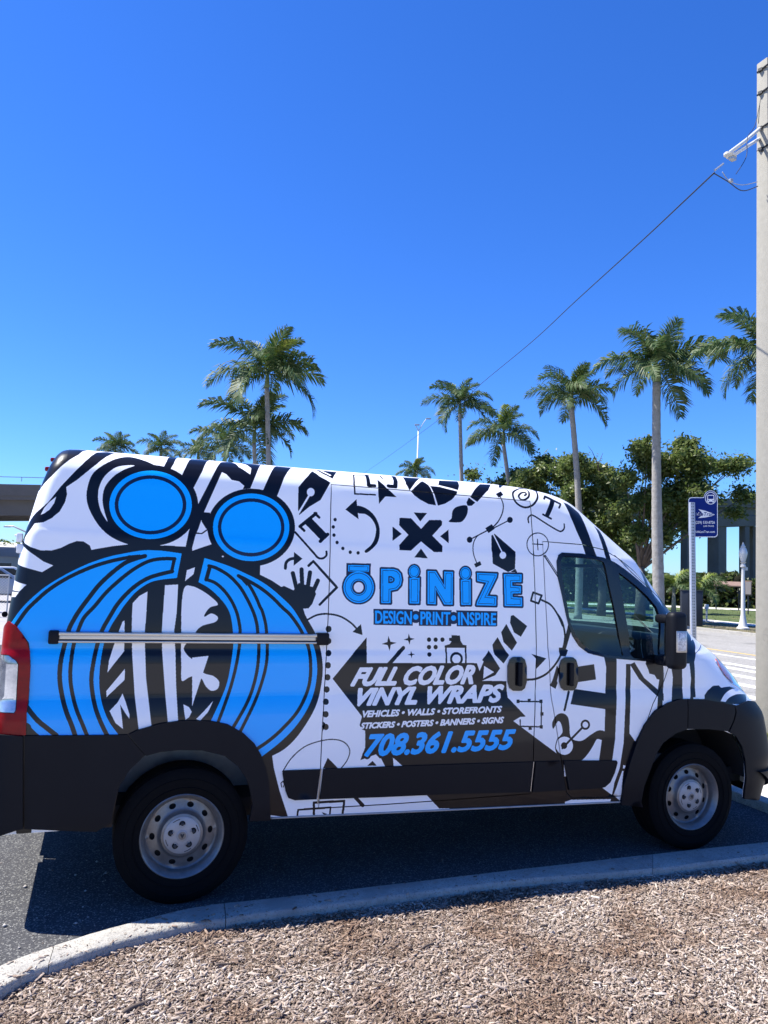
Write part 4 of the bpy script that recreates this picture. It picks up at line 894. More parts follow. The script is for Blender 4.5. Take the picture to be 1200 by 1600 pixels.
for a, b, c in ((-1, -.6, -1), (1, -.9, -1), (1, .7, -1), (-1, 1, -1), (-.9, -.7, 1), (.95, -.6, 1), (.85, .8, 1), (-1, .6, 1)):
    V.append(ctr+ax*(a*Lc)[:, None]+ay*(b*Wc)[:, None]+az*(c*Tc)[:, None])
V = np.stack(V, 1).reshape(-1, 3); base = np.arange(n)[:, None, None]*8
Fq = np.array([(4, 5, 6, 7), (0, 1, 5, 4), (1, 2, 6, 5), (2, 3, 7, 6), (3, 0, 4, 7)]); Fq = (base+Fq[None]).reshape(-1, 4)
M_chip = mat('wood_chips', (.4, .3, .25), .9, island=[(.10, .072, .056), (.24, .18, .14), (.36, .29, .24), (.46, .39, .33), (.18, .13, .10), (.58, .52, .46), (.30, .235, .19)], spec=.3)
_t = M_chip.node_tree; _b = _t.nodes['Principled BSDF']; _src = _b.inputs['Base Color'].links[0].from_socket
_n = _t.nodes.new('ShaderNodeTexNoise'); _n.inputs['Scale'].default_value = 1.7; _n.inputs['Detail'].default_value = 5; _tc = _t.nodes.new('ShaderNodeTexCoord'); _t.links.new(_tc.outputs['Object'], _n.inputs['Vector'])
_r = _t.nodes.new('ShaderNodeMapRange'); _r.inputs[1].default_value = .42; _r.inputs[2].default_value = .62; _t.links.new(_n.outputs['Fac'], _r.inputs[0])
_m = _t.nodes.new('ShaderNodeMix'); _m.data_type = 'RGBA'; _m.blend_type = 'MULTIPLY'; _m.inputs[7].default_value = (.60, .50, .43, 1); _t.links.new(_r.outputs[0], _m.inputs[0]); _t.links.new(_src, _m.inputs[6]); _t.links.new(_m.outputs[2], _b.inputs['Base Color'])
chips = npmesh('wood_chips', V, Fq, M_chip); tag(chips, 'pale brown wood chip mulch covering the bed in front of the kerb', 'mulch', kind='stuff')
# loose grit on the asphalt by the kerb
n = 420; gx = rng.uniform(-1.3, -.3, n); gy = rng.uniform(-.55, .95, n); k = rng.random(n) < np.clip(1-gy*.9, .1, 1); gx, gy = gx[k], gy[k]
k = ~pip(np.stack([gx, gy], 1), [tuple(q) for q in KO]+[(4.8, -9), (-6, -9), (-6, -2)]); gx, gy = gx[k], gy[k]; n = len(gx)
sz = rng.uniform(.002, .006, n)*np.where(rng.random(n) < .08, 2.4, 1); oc = np.array([(1, 0, 0), (-1, 0, 0), (0, 1, 0), (0, -1, 0), (0, 0, .7), (0, 0, -.4)])
V = (np.stack([gx, gy, sz*.4], 1)[:, None]+oc[None]*sz[:, None, None]*rng.uniform(.6, 1.3, (n, 6, 1))).reshape(-1, 3)
Ft = np.array([(0, 2, 4), (2, 1, 4), (1, 3, 4), (3, 0, 4), (2, 0, 5), (1, 2, 5), (3, 1, 5), (0, 3, 5)]); Ft = (np.arange(n)[:, None, None]*6+Ft[None]).reshape(-1, 3)
tag(npmesh('gravel', V, Ft, mat('grit', (.35, .33, .3), .9, island=[(.25, .24, .22), (.42, .40, .36), (.33, .3, .27)])), 'loose pale grit scattered on the asphalt near the kerb', 'gravel', kind='stuff')
# sticks and larger chips lying on the mulch
def stick(px, py, L, r, a, label, m=M_stick, z=.03):
    q = atg(px, py, z); V = [(q[0]+math.cos(a)*L*(t-.5), q[1]+math.sin(a)*L*(t-.5)+.003*math.sin(9*t), z-.005+.004*math.sin(5*t)) for t in np.linspace(0, 1, 7)]
    o = MB().tube(V, [r*k for k in (.7, 1, .95, 1, .9, .85, .6)], 7).build('stick', m, smooth=True); tag(o, label, 'stick')
stick(673, 1474, .13, .006, .45, 'thin grey-brown twig lying on the mulch near the middle of the bed')
stick(350, 1505, .08, .006, .05, 'short pale grey stick lying on the mulch left of the middle')
stick(218, 1568, .15, .010, .55, 'thick dark stick half buried in the mulch at the lower left')
stick(850, 1445, .05, .007, .2, 'stubby dark wood piece on the mulch in front of the side step')
stick(907, 1427, .05, .008, 1.3, 'upright-leaning short wood chip on the mulch near the front door')
# --- ground in front of the van's nose, towards the road
prism([(4.86, -1.2), (6.3, -1.2), (6.3, 60), (4.86, 60)], -.05, .05, 'footpath', M_walk)['kind'] = 'structure'
fk = MB(); fk.box((4.78, 14.4, .02), (.15, 29.6, .12)); tag(fk.build('front_kerb', M_conc, bevel=.012), kind='structure')
for i in range(12): pass
prism([(6.3, -20), (8.0, -20), (8.0, 80), (6.3, 80)], -.05, .035, 'verge', M_dry)['kind'] = 'structure'
prism([(8.0, -60), (8.2, -60), (8.2, 200), (8.0, 200)], -.05, .05, 'road_kerb', M_conc)['kind'] = 'structure'
polyobj('road', [(8.2, -200), (22.45, -200), (22.45, 400), (8.2, 400)], .0, M_road)
prism([(22.45, -60), (22.75, -60), (22.75, 300), (22.45, 300)], -.05, .10, 'far_kerb', M_conc)['kind'] = 'structure'
for x, w, m, nm, y0 in ((16.1, .16, M_yel, 'yellow_line', -60), (15.15, .2, M_line, 'white_line', -60)):
    polyobj(nm, [(x-w/2, y0), (x+w/2, y0), (x+w/2, 200), (x-w/2, 200)], .004, m)
for x in (13.55, 12.85, 11.9, 10.85, 9.75): polyobj('crossing_bar', [(x-.16, 3.0), (x+.16, 3.0), (x+.16, 13.5), (x-.16, 13.5)], .004, M_line)
prism([(22.75, -80), (27.3, -80), (27.3, 300), (22.75, 300)], -.05, .06, 'far_verge', M_dry)['kind'] = 'structure'
prism([(27.3, -80), (28.9, -80), (28.9, 300), (27.3, 300)], -.05, .075, 'far_footpath', M_walk)['kind'] = 'structure'
prism([(28.9, -80), (120, -80), (120, 300), (28.9, 300)], -.05, .06, 'lawn', M_grass)['kind'] = 'structure'
polyobj('park_path', [tuple(atg(800, 941, .06)[:2]), tuple(atg(1050, 949, .06)[:2]), tuple(atg(1300, 960, .06)[:2]), tuple(atg(1300, 957, .06)[:2]), tuple(atg(1050, 946.5, .06)[:2]), tuple(atg(800, 939, .06)[:2])], .066, M_walk)
# --- foliage builders
GREENS = [(.055, .095, .025), (.11, .16, .035), (.18, .22, .06), (.08, .125, .03), (.24, .26, .10)]
M_leaf = leafmat('broad_leaves', GREENS, .4, .5); M_leafd = leafmat('dark_leaves', [(.022, .045, .014), (.04, .07, .02), (.06, .09, .025)])
M_frond = leafmat('palm_leaflets', [(.035, .085, .025), (.06, .12, .035), (.12, .165, .055), (.045, .105, .03), (.18, .20, .09)], .55, .35)
M_frondy = leafmat('pale_palm_leaflets', [(.26, .32, .05), (.16, .25, .04), (.34, .34, .10)], .4, .35)
def frond_mesh(name, L, droop, nl=72, wl=.062, ll=.84, seed=0, mt=None, up=.25, dead=0):
    r = np.random.default_rng(seed); n = 16; t = np.linspace(0, 1, n); 
    # rachis in local XZ: starts going out at angle 'up', bends down by droop
    ang = up-(droop+up)*t**1.25; dx = np.cos(ang)*L/n; dz = np.sin(ang)*L/n
    X = np.concatenate([[0], np.cumsum(dx)]); Zz = np.concatenate([[0], np.cumsum(dz)]); side = r.normal(0, .05)*L*np.linspace(0, 1, n+1)**2
    V = []; Fc = []
    pts = [(X[i], side[i], Zz[i]) for i in range(n+1)]
    mb = MB(); mb.tube(pts, [max(.006, .028*(1-i/n)) for i in range(n+1)], 4, False); V = list(mb.V); Fc = list(mb.F)
    for s in (-1, 1):
        for k in range(nl):
            u = .12+.88*(k+r.uniform(-.3, .3))/nl; u = min(max(u, .05), 1.0); x = np.interp(u, np.linspace(0, 1, n+1), X); z = np.interp(u, np.linspace(0, 1, n+1), Zz); y = np.interp(u, np.linspace(0, 1, n+1), side); a = np.interp(u, t, ang)
            l = ll*(math.sin(math.pi*min(1, .12+u*.85))**.6)*r.uniform(.8, 1.1)*L/2.6
            fw = .35+.75*u; d = Vector((math.cos(a)*fw, s*(1.0-.35*u), math.sin(a)*fw+r.normal(.15, .35))).normalized()
            p0 = Vector((x, y, z)); p1 = p0+d*l*.55; d2 = (d+Vector((0, 0, -.75-r.random()*.5))).normalized(); p2 = p1+d2*l*.5
            wv = Vector((math.cos(a), 0, math.sin(a)))*wl*.5; wv2 = wv+Vector((0, 0, wl*.2*s)); i0 = len(V)
            V += [tuple(p0-wv*.6), tuple(p0+wv*.6), tuple(p1+wv2), tuple(p1-wv2), tuple(p2)]; Fc += [(i0, i0+1, i0+2, i0+3), (i0+3, i0+2, i0+4)]
    me = bpy.data.meshes.new(name); me.from_pydata([tuple(v) for v in V], [], Fc); me.materials.append(mt or M_frond); me.update(); return me
FR = [frond_mesh('frond', 2.7, d, seed=i, up=u) for i, (d, u) in enumerate([(.5, .5), (.9, .3), (1.25, .15), (1.5, .0), (.75, .55), (1.1, .45), (1.65, -.2)])]
FRY = [frond_mesh('frond', 2.3, .7, seed=20+i, up=.4, mt=M_frondy) for i in range(2)]
def palm(label, base, crown, rb, rt, size, nf=15, seed=0, shaft=True, group='royal palms beyond the road', lean=(0, 0), spear=True, low=1.5, yellow=1):
    r = random.Random(seed); b = Vector(base); c = Vector(crown); H = (c-b).length; root = empty('palm_tree', b, 0, label, 'palm tree', group); c = c-b
    hs_ = 1.1*size*.55 if shaft else 0; ts = c-Vector((0, 0, hs_)); pts = []; rad = []
    bx_, by_ = r.uniform(-.1, .1), r.uniform(-.1, .1)
    for i in range(46):
        t = i/45; q = ts*t; q = Vector((ts.x*t**1.5+bx_*math.sin(math.pi*t), ts.y*t**1.5+by_*math.sin(math.pi*t), ts.z*t)); pts.append(q); rad.append((rb*(1-t)+rt*t)*(1+.16*math.sin(math.pi*min(1, t*1.6))*.7)*(1+.045*(i % 2)))
    rad[0] *= 1.25; MB().tube(pts, rad, 14).build('trunk', M_bark, root, smooth=True)
    if shaft: MB().tube([ts, ts+(c-ts)*.3, ts+(c-ts)*.8, c+Vector((0, 0, .15))], [rt*1.02, rt*1.15, rt*.85, rt*.5], 12).build('crownshaft', M_shaft, root, smooth=True)
    for i in range(nf):
        az = i*2.399963+r.uniform(-.25, .25); t = i/(nf-1)
        k = 0 if t < .2 else (4 if t < .35 else (5 if t < .5 else (1 if t < .65 else (2 if t < .82 else (3 if r.random() < .6 else 6)))))
        me = FR[k]; o = bpy.data.objects.new('frond', me); C.objects.link(o); o.parent = root
        tilt = (.75 if t < .2 else .35*(1-t))+r.uniform(-.1, .1); s = size*r.uniform(.85, 1.1)*(.8 if t < .2 else 1)
        M = Matrix.Translation(c+Vector((0, 0, .12*(1-t))))@Matrix.Rotation(az, 4, 'Z')@Matrix.Rotation(-tilt, 4, 'Y')@Matrix.Rotation(r.uniform(-.5, .5), 4, 'X')@Matrix.Scale(s, 4)
        o.matrix_local = M
    if spear:
        for j in range(yellow):
            o = bpy.data.objects.new('spear_leaf', FRY[j % 2]); C.objects.link(o); o.parent = root
            o.matrix_local = Matrix.Translation(c)@Matrix.Rotation(r.uniform(0, 6.28), 4, 'Z')@Matrix.Rotation(-1.05+.2*j, 4, 'Y')@Matrix.Scale(size*.85, 4)
    return root
def palm_px(label, bpx, D, cpx, cpy, wb, size_px, **k):
    b = basez(bpx, D); c = atd(cpx, cpy, D); s = CF/D
    return palm(label, b, c, wb/s/2, wb/s/2*.72, size_px/s/2.25, **k)
palm_px('tall palm with bright yellow-green new leaves rising above the rear of the van roof', 424, 38, 418, 584, 9.5, 84, seed=3, nf=15, yellow=4)
palm_px('shorter full palm tucked behind the tall palm over the van roof', 402, 40, 398, 672, 8, 78, seed=5, nf=14, group='royal palms beyond the road', yellow=2)
palm_px('palm with slender straight trunk, next to the street light above the sliding door', 727, 50, 719, 632, 7.5, 54, seed=8, nf=15)
palm_px('palm whose thin trunk leans left, between the slender palm and the leafy trees', 812, 45, 787, 678, 8, 60, seed=12, nf=12, low=1.7)
palm_px('mid-height palm with drooping lower fronds, its trunk dropping behind the windscreen top', 904, 37, 893, 620, 11, 62, seed=15, nf=15)
palm_px('tallest palm on the right, its thick pale trunk passing in front of the leafy trees', 1031, 32.5, 1026, 574, 16.5, 88, seed=21, nf=17)
palm_px('palm half hidden by the concrete utility pole at the right edge', 1215, 28, 1192, 552, 15, 92, seed=27, nf=17)
for lb, px, py, s, D, sd_ in (('low palm crown peeking over the rear end of the van roof, leftmost of three', 180, 702, 36, 46, 31), ('ragged palm crown over the van roof, second from the left', 252, 702, 34, 48, 33), ('small upright palm crown over the van roof, just left of the palm clump', 310, 708, 32, 46, 36), ('wide low palm crown at the left foot of the tall palm', 352, 694, 50, 43, 39)):
    palm_px(lb, px, D, px, py, 6, s, seed=sd_, nf=13, group='low palms showing over the van roof', yellow=1)
# young arching palms by the hedge
def arching(label, px, D, py, s_px, seed, nf=9):
    b = basez(px, D); c = atd(px, py, D); s = CF/D; r = random.Random(seed); root = empty('young_palm', b, 0, label, 'young palm', 'young palms by the hedge'); c = Vector(c)-b
    MB().tube([(0, 0, 0), (0, 0, c.z*.5), tuple(c)], [.16, .12, .08], 8).build('trunk', M_bark, root, smooth=True)
    for i in range(nf):
        o = bpy.data.objects.new('frond', (FR[(1, 2, 5)[i % 3]] if i % 4 else FRY[0])); C.objects.link(o); o.parent = root
        o.matrix_local = Matrix.Translation(c)@Matrix.Rotation(i*2.4+r.random()*.4, 4, 'Z')@Matrix.Rotation(-.75+.9*i/nf, 4, 'Y')@Matrix.Scale(s_px/s/2.4, 4)
arching('young palm with a slim pale stem before the hedge, left of the sign post', 1053, 47, 916, 46, 1, 11)
arching('arching yellow-tipped young palm behind the bus stop sign post', 1094, 48, 922, 46, 4, 9)
arching('young palm seen through the gap under the leafy trees', 1012, 52, 918, 40, 9, 9)
# broadleaf trees
def leaf_cloud(name, blobs, nleaf, size, m, parent, seed=0, squash=1., core=.0):
    r = np.random.default_rng(seed); blobs = np.array(blobs); w = blobs[:, 3]**2.2; 
    ns = max(30, nleaf//22); bi = r.choice(len(blobs), ns, p=w/w.sum()); ds = r.normal(size=(ns, 3)); ds /= np.linalg.norm(ds, axis=1, keepdims=True)
    sc_ = blobs[bi, :3]+ds*(blobs[bi, 3]*np.clip(r.normal(.85, .32, ns), .05, 1.5))[:, None]*np.array([1, 1, .85*squash]); si = r.integers(0, ns, nleaf)
    d = r.normal(size=(nleaf, 3)); spread = size*np.exp(r.normal(.75, .35, ns)); c = sc_[si]+d*spread[si][:, None]*np.array([1, 1, .6]); d /= np.linalg.norm(d, axis=1, keepdims=True)
    n = d*.5+r.normal(size=(nleaf, 3))*.6+np.array([0, 0, .5]); n /= np.linalg.norm(n, axis=1, keepdims=True); a = np.cross(n, r.normal(size=(nleaf, 3))); a /= np.linalg.norm(a, axis=1, keepdims=True); b = np.cross(n, a); s = size*np.exp(r.normal(0, .3, nleaf)); sl = s[:, None]; sw = (s*.5)[:, None]
    V = np.stack([c-a*sl, c-b*sw+n*sl*.12, c+a*sl, c+b*sw+n*sl*.12], 1).reshape(-1, 3); Fq = np.arange(nleaf*4).reshape(-1, 4)
    return npmesh(name, V, Fq, m, parent)
def tree_px(label, bpx, D, blobs_px, wtrunk, nleaf, lsize, seed=0, m=None, forks=None, depth=1.0, group='leafy trees across the road', name='leafy_tree', cat='tree'):
    """blobs_px: (px, py, r_px) clumps of crown, spread in depth by chance"""
    r = random.Random(seed); b = basez(bpx, D); s = CF/D; root = empty(name, b, 0, label, cat, group); bl = []
    for px, py, rp in blobs_px:
        k = max(3, int((rp/13)**1.6))
        for j in range(k):
            a = r.uniform(0, 6.28); q = r.random()**.5*rp*.75; dd = r.uniform(-1, 1)*rp/s*depth*1.2
            p = Vector(atd(px+q*math.cos(a), py+q*math.sin(a)*.8, D+dd))-b; bl.append((p.x, p.y, p.z, rp/s*r.uniform(.28, .52)))
    leaf_cloud('crown', bl, nleaf, lsize, m or M_leaf, root, seed)
    cz = np.mean([q[2] for q in bl]); fork = Vector((0, 0, cz*.42)); 
    mb = MB(); mb.tube([(0, 0, 0), (.05, 0, fork.z*.5), tuple(fork)], [wtrunk/s*.62, wtrunk/s*.5, wtrunk/s*.45], 10)
    mb.build('trunk', M_bark2, root, smooth=True); lm = MB()
    for q in r.sample(bl, min(len(bl), 16)):
        q = Vector(q[:3]); mid = fork.lerp(q, .5)+Vector((r.uniform(-.3, .3), r.uniform(-.3, .3), r.uniform(-.1, .4))); lm.tube([tuple(fork-Vector((0, 0, .15))), tuple(mid), tuple(q)], [wtrunk/s*.2, wtrunk/s*.1, wtrunk/s*.03], 6)
    lm.build('branches', M_bark2, root, smooth=True)
    return root
tree_px('large spreading leafy tree behind the tall right palm, above the bus stop sign', 1000, 36, [(1010,700,26),(1030,735,34),(1075,715,30),(1110,730,30),(1145,735,22),(1160,770,20),(1060,770,36),(1020,790,34),(1100,780,24),(985,760,28),(1000,830,26),(1035,840,20),(1150,800,12),(975,800,24),(1060,820,22)], 15, 46000, .085, 3)
tree_px('broad leafy tree with a bare twig on top, left of the tall right palm', 940, 40, [(905,735,26),(930,740,26),(955,755,28),(895,770,26),(925,785,30),(960,800,30),(940,830,30),(975,835,24),(900,810,26),(970,860,18),(930,860,24)], 12, 38000, .09, 5)
tree_px('dense leafy tree behind the middle palm, over the front of the van roof', 850, 44, [(835,745,20),(860,730,22),(880,745,24),(845,775,24),(875,790,26),(820,760,16),(900,830,26),(870,850,28)], 10, 26000, .10, 7)
tree_px('low dark leafy tree seen through the passenger window', 915, 52, [(890,880,22),(930,885,24),(960,890,24),(905,910,20),(945,915,22),(985,895,22)], 8, 22000, .13, 9, m=M_leafd, group=None)
palm_px('lone low palm crown poking over the middle of the van roof, below the street light', 648, 50, 648, 738, 6, 30, seed=44, nf=13, group='low palms showing over the van roof', yellow=1)
tree_px('small round wispy tree beside the slender palm trunk', 738, 60, [(738,740,9)], 3, 500, .13, 13, group='small trees showing over the van roof')
tree_px('leafy treetop showing over the van roof beside the leaning palm trunk', 790, 50, [(783,756,8),(815,744,11),(802,758,9)], 8, 4500, .12, 14, group='small trees showing over the van roof')
tree_px('small ragged tree at the far left behind the parked cars', -4, 60, [(-4,862,13),(6,858,9),(-14,870,10)], 5, 1500, .16, 15, group=None)
# bare twig
q = basez(925, 40); tw = MB(); p0 = Vector(atd(938, 745, 39)); p1 = Vector(atd(925, 705, 39)); tw.tube([p0, p0.lerp(p1, .5)+Vector((.1, 0, 0)), p1], [.05, .03, .012], 5); tw.tube([p0.lerp(p1, .4), atd(942, 708, 39)], [.025, .01], 5); tw.tube([p1, atd(919, 697, 39)], [.012, .006], 4)
o = tw.build('bare_branch', M_bark2); par = [x for x in C.objects if x.get('label', '').startswith('broad leafy tree with a bare twig')][0]; o.parent = par; o.matrix_parent_inverse = Matrix.Translation(par.location).inverted()
# hedge: long clipped mass at the back of the lawn
def hedge(name, label, p0, p1, h, d, nleaf, size, seed, m):
    r = np.random.default_rng(seed); p0, p1 = np.array(p0), np.array(p1); L = np.linalg.norm(p1-p0); t = r.random(nleaf); u = r.uniform(-1, 1, nleaf); hh = h*(1+.10*np.sin(t*L*.9)+.08*np.sin(t*L*2.3+1)); v = r.random(nleaf)**.7
    dirv = (p1-p0)/L; nv = np.array((-dirv[1], dirv[0])); xy = p0+np.outer(t, p1-p0)+np.outer(u*d*(1-.35*v), nv); c = np.concatenate([xy, (v*hh)[:, None]], 1)
    n = r.normal(size=(nleaf, 3))+np.array([0, 0, .6]); n /= np.linalg.norm(n, axis=1, keepdims=True); a = np.cross(n, r.normal(size=(nleaf, 3))); a /= np.linalg.norm(a, axis=1, keepdims=True); b = np.cross(n, a); s = size*np.exp(r.normal(0, .3, nleaf)); sl, sw = s[:, None], (s*.55)[:, None]
    V = np.stack([c-a*sl, c-b*sw, c+a*sl, c+b*sw], 1).reshape(-1, 3); return tag(npmesh(name, V, np.arange(nleaf*4).reshape(-1, 4), m), label, 'hedge')
h0, h1 = atg(820, 938, 0), atg(1290, 957, 0)
hedge('hedge', 'long leafy hedge running along the back of the lawn', (h0[0]+2, h0[1]+2), (h1[0]+2, h1[1]+2), 2.6, 1.7, 26000, .2, 1, leafmat('hedge_leaves', [(.035, .055, .015), (.06, .09, .02), (.11, .13, .03), (.03, .04, .02), (.09, .07, .04)]))
h0, h1 = atd(560, 900, 90), atd(1000, 900, 78)
hedge('tree_belt', 'dark belt of trees far behind, seen through the van windows', (h0[0], h0[1]), (h1[0], h1[1]), 6.0, 2.5, 16000, .4, 2, M_leafd)
# a few grass tufts on the lawn and verge
n = 9000; gx = np.concatenate([rng.uniform(22.9, 27.2, 2500), rng.uniform(28.9, 44, 5000), rng.uniform(6.35, 7.9, 1500)]); gy = np.concatenate([rng.uniform(10, 50, 2500), rng.uniform(15, 60, 5000), rng.uniform(.5, 9, 1500)])
hgt = rng.uniform(.04, .13, n); aa = rng.uniform(0, 6.28, n); wv = np.stack([np.cos(aa), np.sin(aa), 0*aa], 1)*.02; cc = np.stack([gx, gy, np.full(n, .03)], 1)
V = np.stack([cc-wv, cc+wv, cc+np.stack([rng.normal(0, .04, n), rng.normal(0, .04, n), hgt], 1)], 1).reshape(-1, 3)
tag(npmesh('grass', V, np.arange(n*3).reshape(-1, 3), leafmat('grass_blades', [(.06, .10, .02), (.12, .15, .04), (.20, .18, .08)])), 'short grass on the lawn and verges', 'grass', kind='stuff')
# --- utility pole and wires
pb = atg(1190, 1145, 0); pole = empty('utility_pole', (pb[0]+.06, pb[1], 0), 0, 'tall square concrete utility pole at the right edge', 'utility pole')
Dp = 9.8; sp = CF/Dp; ztop = float(atd(1190, 97, Dp)[2]); wb_, wt_ = .26, .165
# rotate so that one arris faces the camera a little right of the left face
az = .03
def prect(w, z): return [(w/2*(a*math.cos(az)-b*math.sin(az)), w/2*(a*math.sin(az)+b*math.cos(az)), z) for a, b in ((-1, -1), (1, -1), (1, 1), (-1, 1))]
pole.location = tuple(atg(1205, 1147, 0)[:2])+(0,); tc_ = Vector(atd(1198, 97, Dp))-pole.location; V = prect(wb_, -.2)+[(x+tc_.x, y+tc_.y, z) for x, y, z in prect(wt_, ztop)]; mb = MB(); mb.add(V, [(3, 2, 1, 0), (4, 5, 6, 7), (0, 1, 5, 4), (1, 2, 6, 5), (2, 3, 7, 6), (3, 0, 4, 7)]); mb.build('shaft', M_pole, pole, bevel=.012)
def loc(px, py, D): return Vector(atd(px, py, D))-pole.location
for py in (110, 146, 201, 234):
    p = loc(1189, py, Dp-.02); q = MB(); q.tube([p-Vector((.015, .12, .0)), p+Vector((.0, .06, .01))], .012, 6); q.box(p, (.07, .05, .035), .4); q.build('bolt_plate', M_wire, pole)
MB().tube([loc(1188, 200, Dp), loc(1166, 219, Dp-.6), loc(1141, 238, Dp-1.2)], .022, 8).build('bracket_arm', M_wpaint, pole, smooth=True)
MB().tube([loc(1186, 217, Dp), loc(1145, 243, Dp-1.2)], .020, 8).build('bracket_arm', M_wpaint, pole, smooth=True)
MB().tube([loc(1190, 200, Dp), loc(1200, 222, Dp+.4)], .022, 8).build('bracket_arm', M_wpaint, pole, smooth=True)
p = loc(1139, 242, Dp-1.25); i = MB(); 
for k, rr in enumerate((.03, .055, .04, .055, .03)): i.lathe([(0, -.012), (rr, -.010), (rr, .010), (0, .012)], c=p+Vector((-.02+.018*k, 0, .012-.006*k)), n=12)
i.build('insulator', M_wpaint, pole); MB().box(p+Vector((.05, 0, -.02)), (.08, .06, .06), .3).build('insulator_cap', M_met, pole, bevel=.008)
MB().lathe([(0, .015), (.02, .01), (.02, -.01), (0, -.015)], c=loc(1191, 235, Dp-.13), n=10).build('bolt_head', M_wire, pole)
# cut shield mark low on the pole, as shallow incised lines
mk = MB(); 
for a, b in (((1192.5,985),(1192.5,999)), ((1192.5,999),(1196,1002)), ((1196,1002),(1200,999)), ((1200,985),(1200,999)), ((1192.5,985),(1196,983)), ((1196,983),(1200,985)), ((1192.5,992),(1200,992))): mk.tube([loc(*a, Dp-.20), loc(*b, Dp-.20)], .0018, 4)
mk.build('stamped_mark', mat('mark_shade', (.30, .28, .23), .9), pole)
def wire(name, pts, r, label=None, parent=None, m=M_wire, group=None):
    P_ = crom([tuple(q) for q in pts], False, 8) if len(pts) > 2 else pts
    o = MB().tube(P_, r, 5).build(name, m, parent, smooth=True)
    if parent is not None and parent != pole: pass
    if label: tag(o, label, 'cable', group)
    return o
wire('jumper_wire', [loc(1189, 152, Dp-.1), loc(1180, 195, Dp-.4), loc(1168, 215, Dp-.9), loc(1166, 245, Dp-1), loc(1150, 272, Dp-1.2)], .004, None, pole)
wire('jumper_wire', [loc(1187, 165, Dp-.16), loc(1185, 193, Dp-.2)], .004, None, pole)
wire('pale_jumper', [loc(1129, 269, Dp-1.4), loc(1140, 283, Dp-1.2), loc(1160, 289, Dp-.8), loc(1184, 284, Dp-.1)], .005, None, pole, M_met)
wire('drop_wire', [loc(1116, 271, Dp-1.5), loc(1138, 284, Dp-1.2), loc(1160, 298, Dp-.8), loc(1184, 291, Dp-.1)], .006, None, pole)
MB().box(loc(1142, 282, Dp-1.2), (.04, .03, .03)).build('wire_clamp', M_met, pole)
P0, P1 = Vector(atd(1116, 270, Dp-1.5)), Vector(atd(560, 742, 70))
n = 60; pts = []; s0 = np.array([1116, 270]); m_ = []
tgt = [(1116,270),(1063,320),(1000,379),(900,470),(830,535),(755,597),(700,645),(600,718),(560,745)]
ds = [8.3, 9.6, 11.2, 14.8, 19, 26, 34, 56, 72]
wire('overhead_cable', [atd(a, b, d) for (a, b), d in zip(tgt, ds)], .0085, 'thin black overhead cable sloping from the pole down towards the roof of the van', None)
MB().tube([atd(1117, 266, Dp-1.5), atd(1130, 256, Dp-1.35)], .012, 6).build('dead_end_grip', M_met, None)
C.objects['dead_end_grip'].parent = C.objects['overhead_cable']
# --- bus stop sign
Db = 9.0; sb = CF/Db; bb = basez(1086, Db); sign = empty('bus_stop_sign', bb, 0, 'navy bus stop sign on a perforated metal post beside the van bonnet', 'sign')
def sl(px, py, D=Db): return Vector(atd(px, py, D))-Vector(bb)
zt_ = sl(1081, 785).z; a0 = sl(1081, 785); b0 = Vector((sl(1086, 985).x, sl(1086, 985).y, -.05)); cr = Vector(CR); fwv = Vector(CFW)
hdir = Vector((cr.x, cr.y, 0)).normalized(); fdir = Vector((CFW[0], CFW[1], 0)).normalized()
mb = MB(); w_ = .032; V = []
for q in (b0, a0):
    for s_, t_ in ((-w_, -.018), (w_, -.018), (w_, .018), (-w_, .018)): V.append(q+hdir*s_+fdir*t_)
mb.add(V, [(3, 2, 1, 0), (4, 5, 6, 7), (0, 1, 5, 4), (1, 2, 6, 5), (2, 3, 7, 6), (3, 0, 4, 7)]); post = mb.build('post', M_met, sign, bevel=.004)
dirp = (a0-b0); hl_ = MB(); n = int(dirp.length/.034)
for i in range(n):
    for sx in (-.008, .010):
        q = b0+dirp*((i+.5)/n)-fdir*.0182+hdir*sx
        a, b = hdir*.0045, Vector((0, 0, .0065)); hl_.add([q-a-b, q+a-b, q+a+b, q-a+b], [(0, 1, 2, 3)])
hl_.build('post_hole', M_wire, post)['kind'] = 'stuff'
rib = MB(); V = []
for q in (b0, a0):
    for s_, t_ in ((-w_-.002, -.022), (-w_+.014, -.022), (-w_+.014, -.017), (-w_-.002, -.017)): V.append(q+hdir*s_+fdir*t_)
rib.add(V, [(3, 2, 1, 0), (4, 5, 6, 7), (0, 1, 5, 4), (1, 2, 6, 5), (2, 3, 7, 6), (3, 0, 4, 7)]); rib.build('post_flange', M_sw, post)
# panel outline traced in its own plane just behind the post
def P2(px, py, dd=0.): return sl(px, py, Db+.03+dd)
def rrect(x0, y0, x1, y1, r, n=5):
    o = []
    for cx, cy, a in ((x0+r, y0+r, math.pi), (x1-r, y0+r, 1.5*math.pi), (x1-r, y1-r, 0), (x0+r, y1-r, .5*math.pi)):
        for t in np.linspace(0, math.pi/2, n): o.append((cx+r*math.cos(a+t), cy+r*math.sin(a+t)))
    return o
def plate(name, poly, d0_, d1_, m, parent):
    n = len(poly); V = [P2(x, y, d0_) for x, y in poly]+[P2(x, y, d1_) for x, y in poly]
    mb = MB(); mb.add(V, [tuple(range(n))[::-1], tuple(range(n, 2*n))]+[(i, (i+1) % n, n+(i+1) % n, n+i) for i in range(n)]); return mb.build(name, m, parent)
bo = rrect(1075.5, 777, 1121.5, 839.5, 5); pl = plate('sign_border', bo, 0, .004, M_sw, sign); plate('badge_border', ell(1110.5, 778.5, 11.2, 12.2, 32), -.0005, .0035, M_sw, pl)
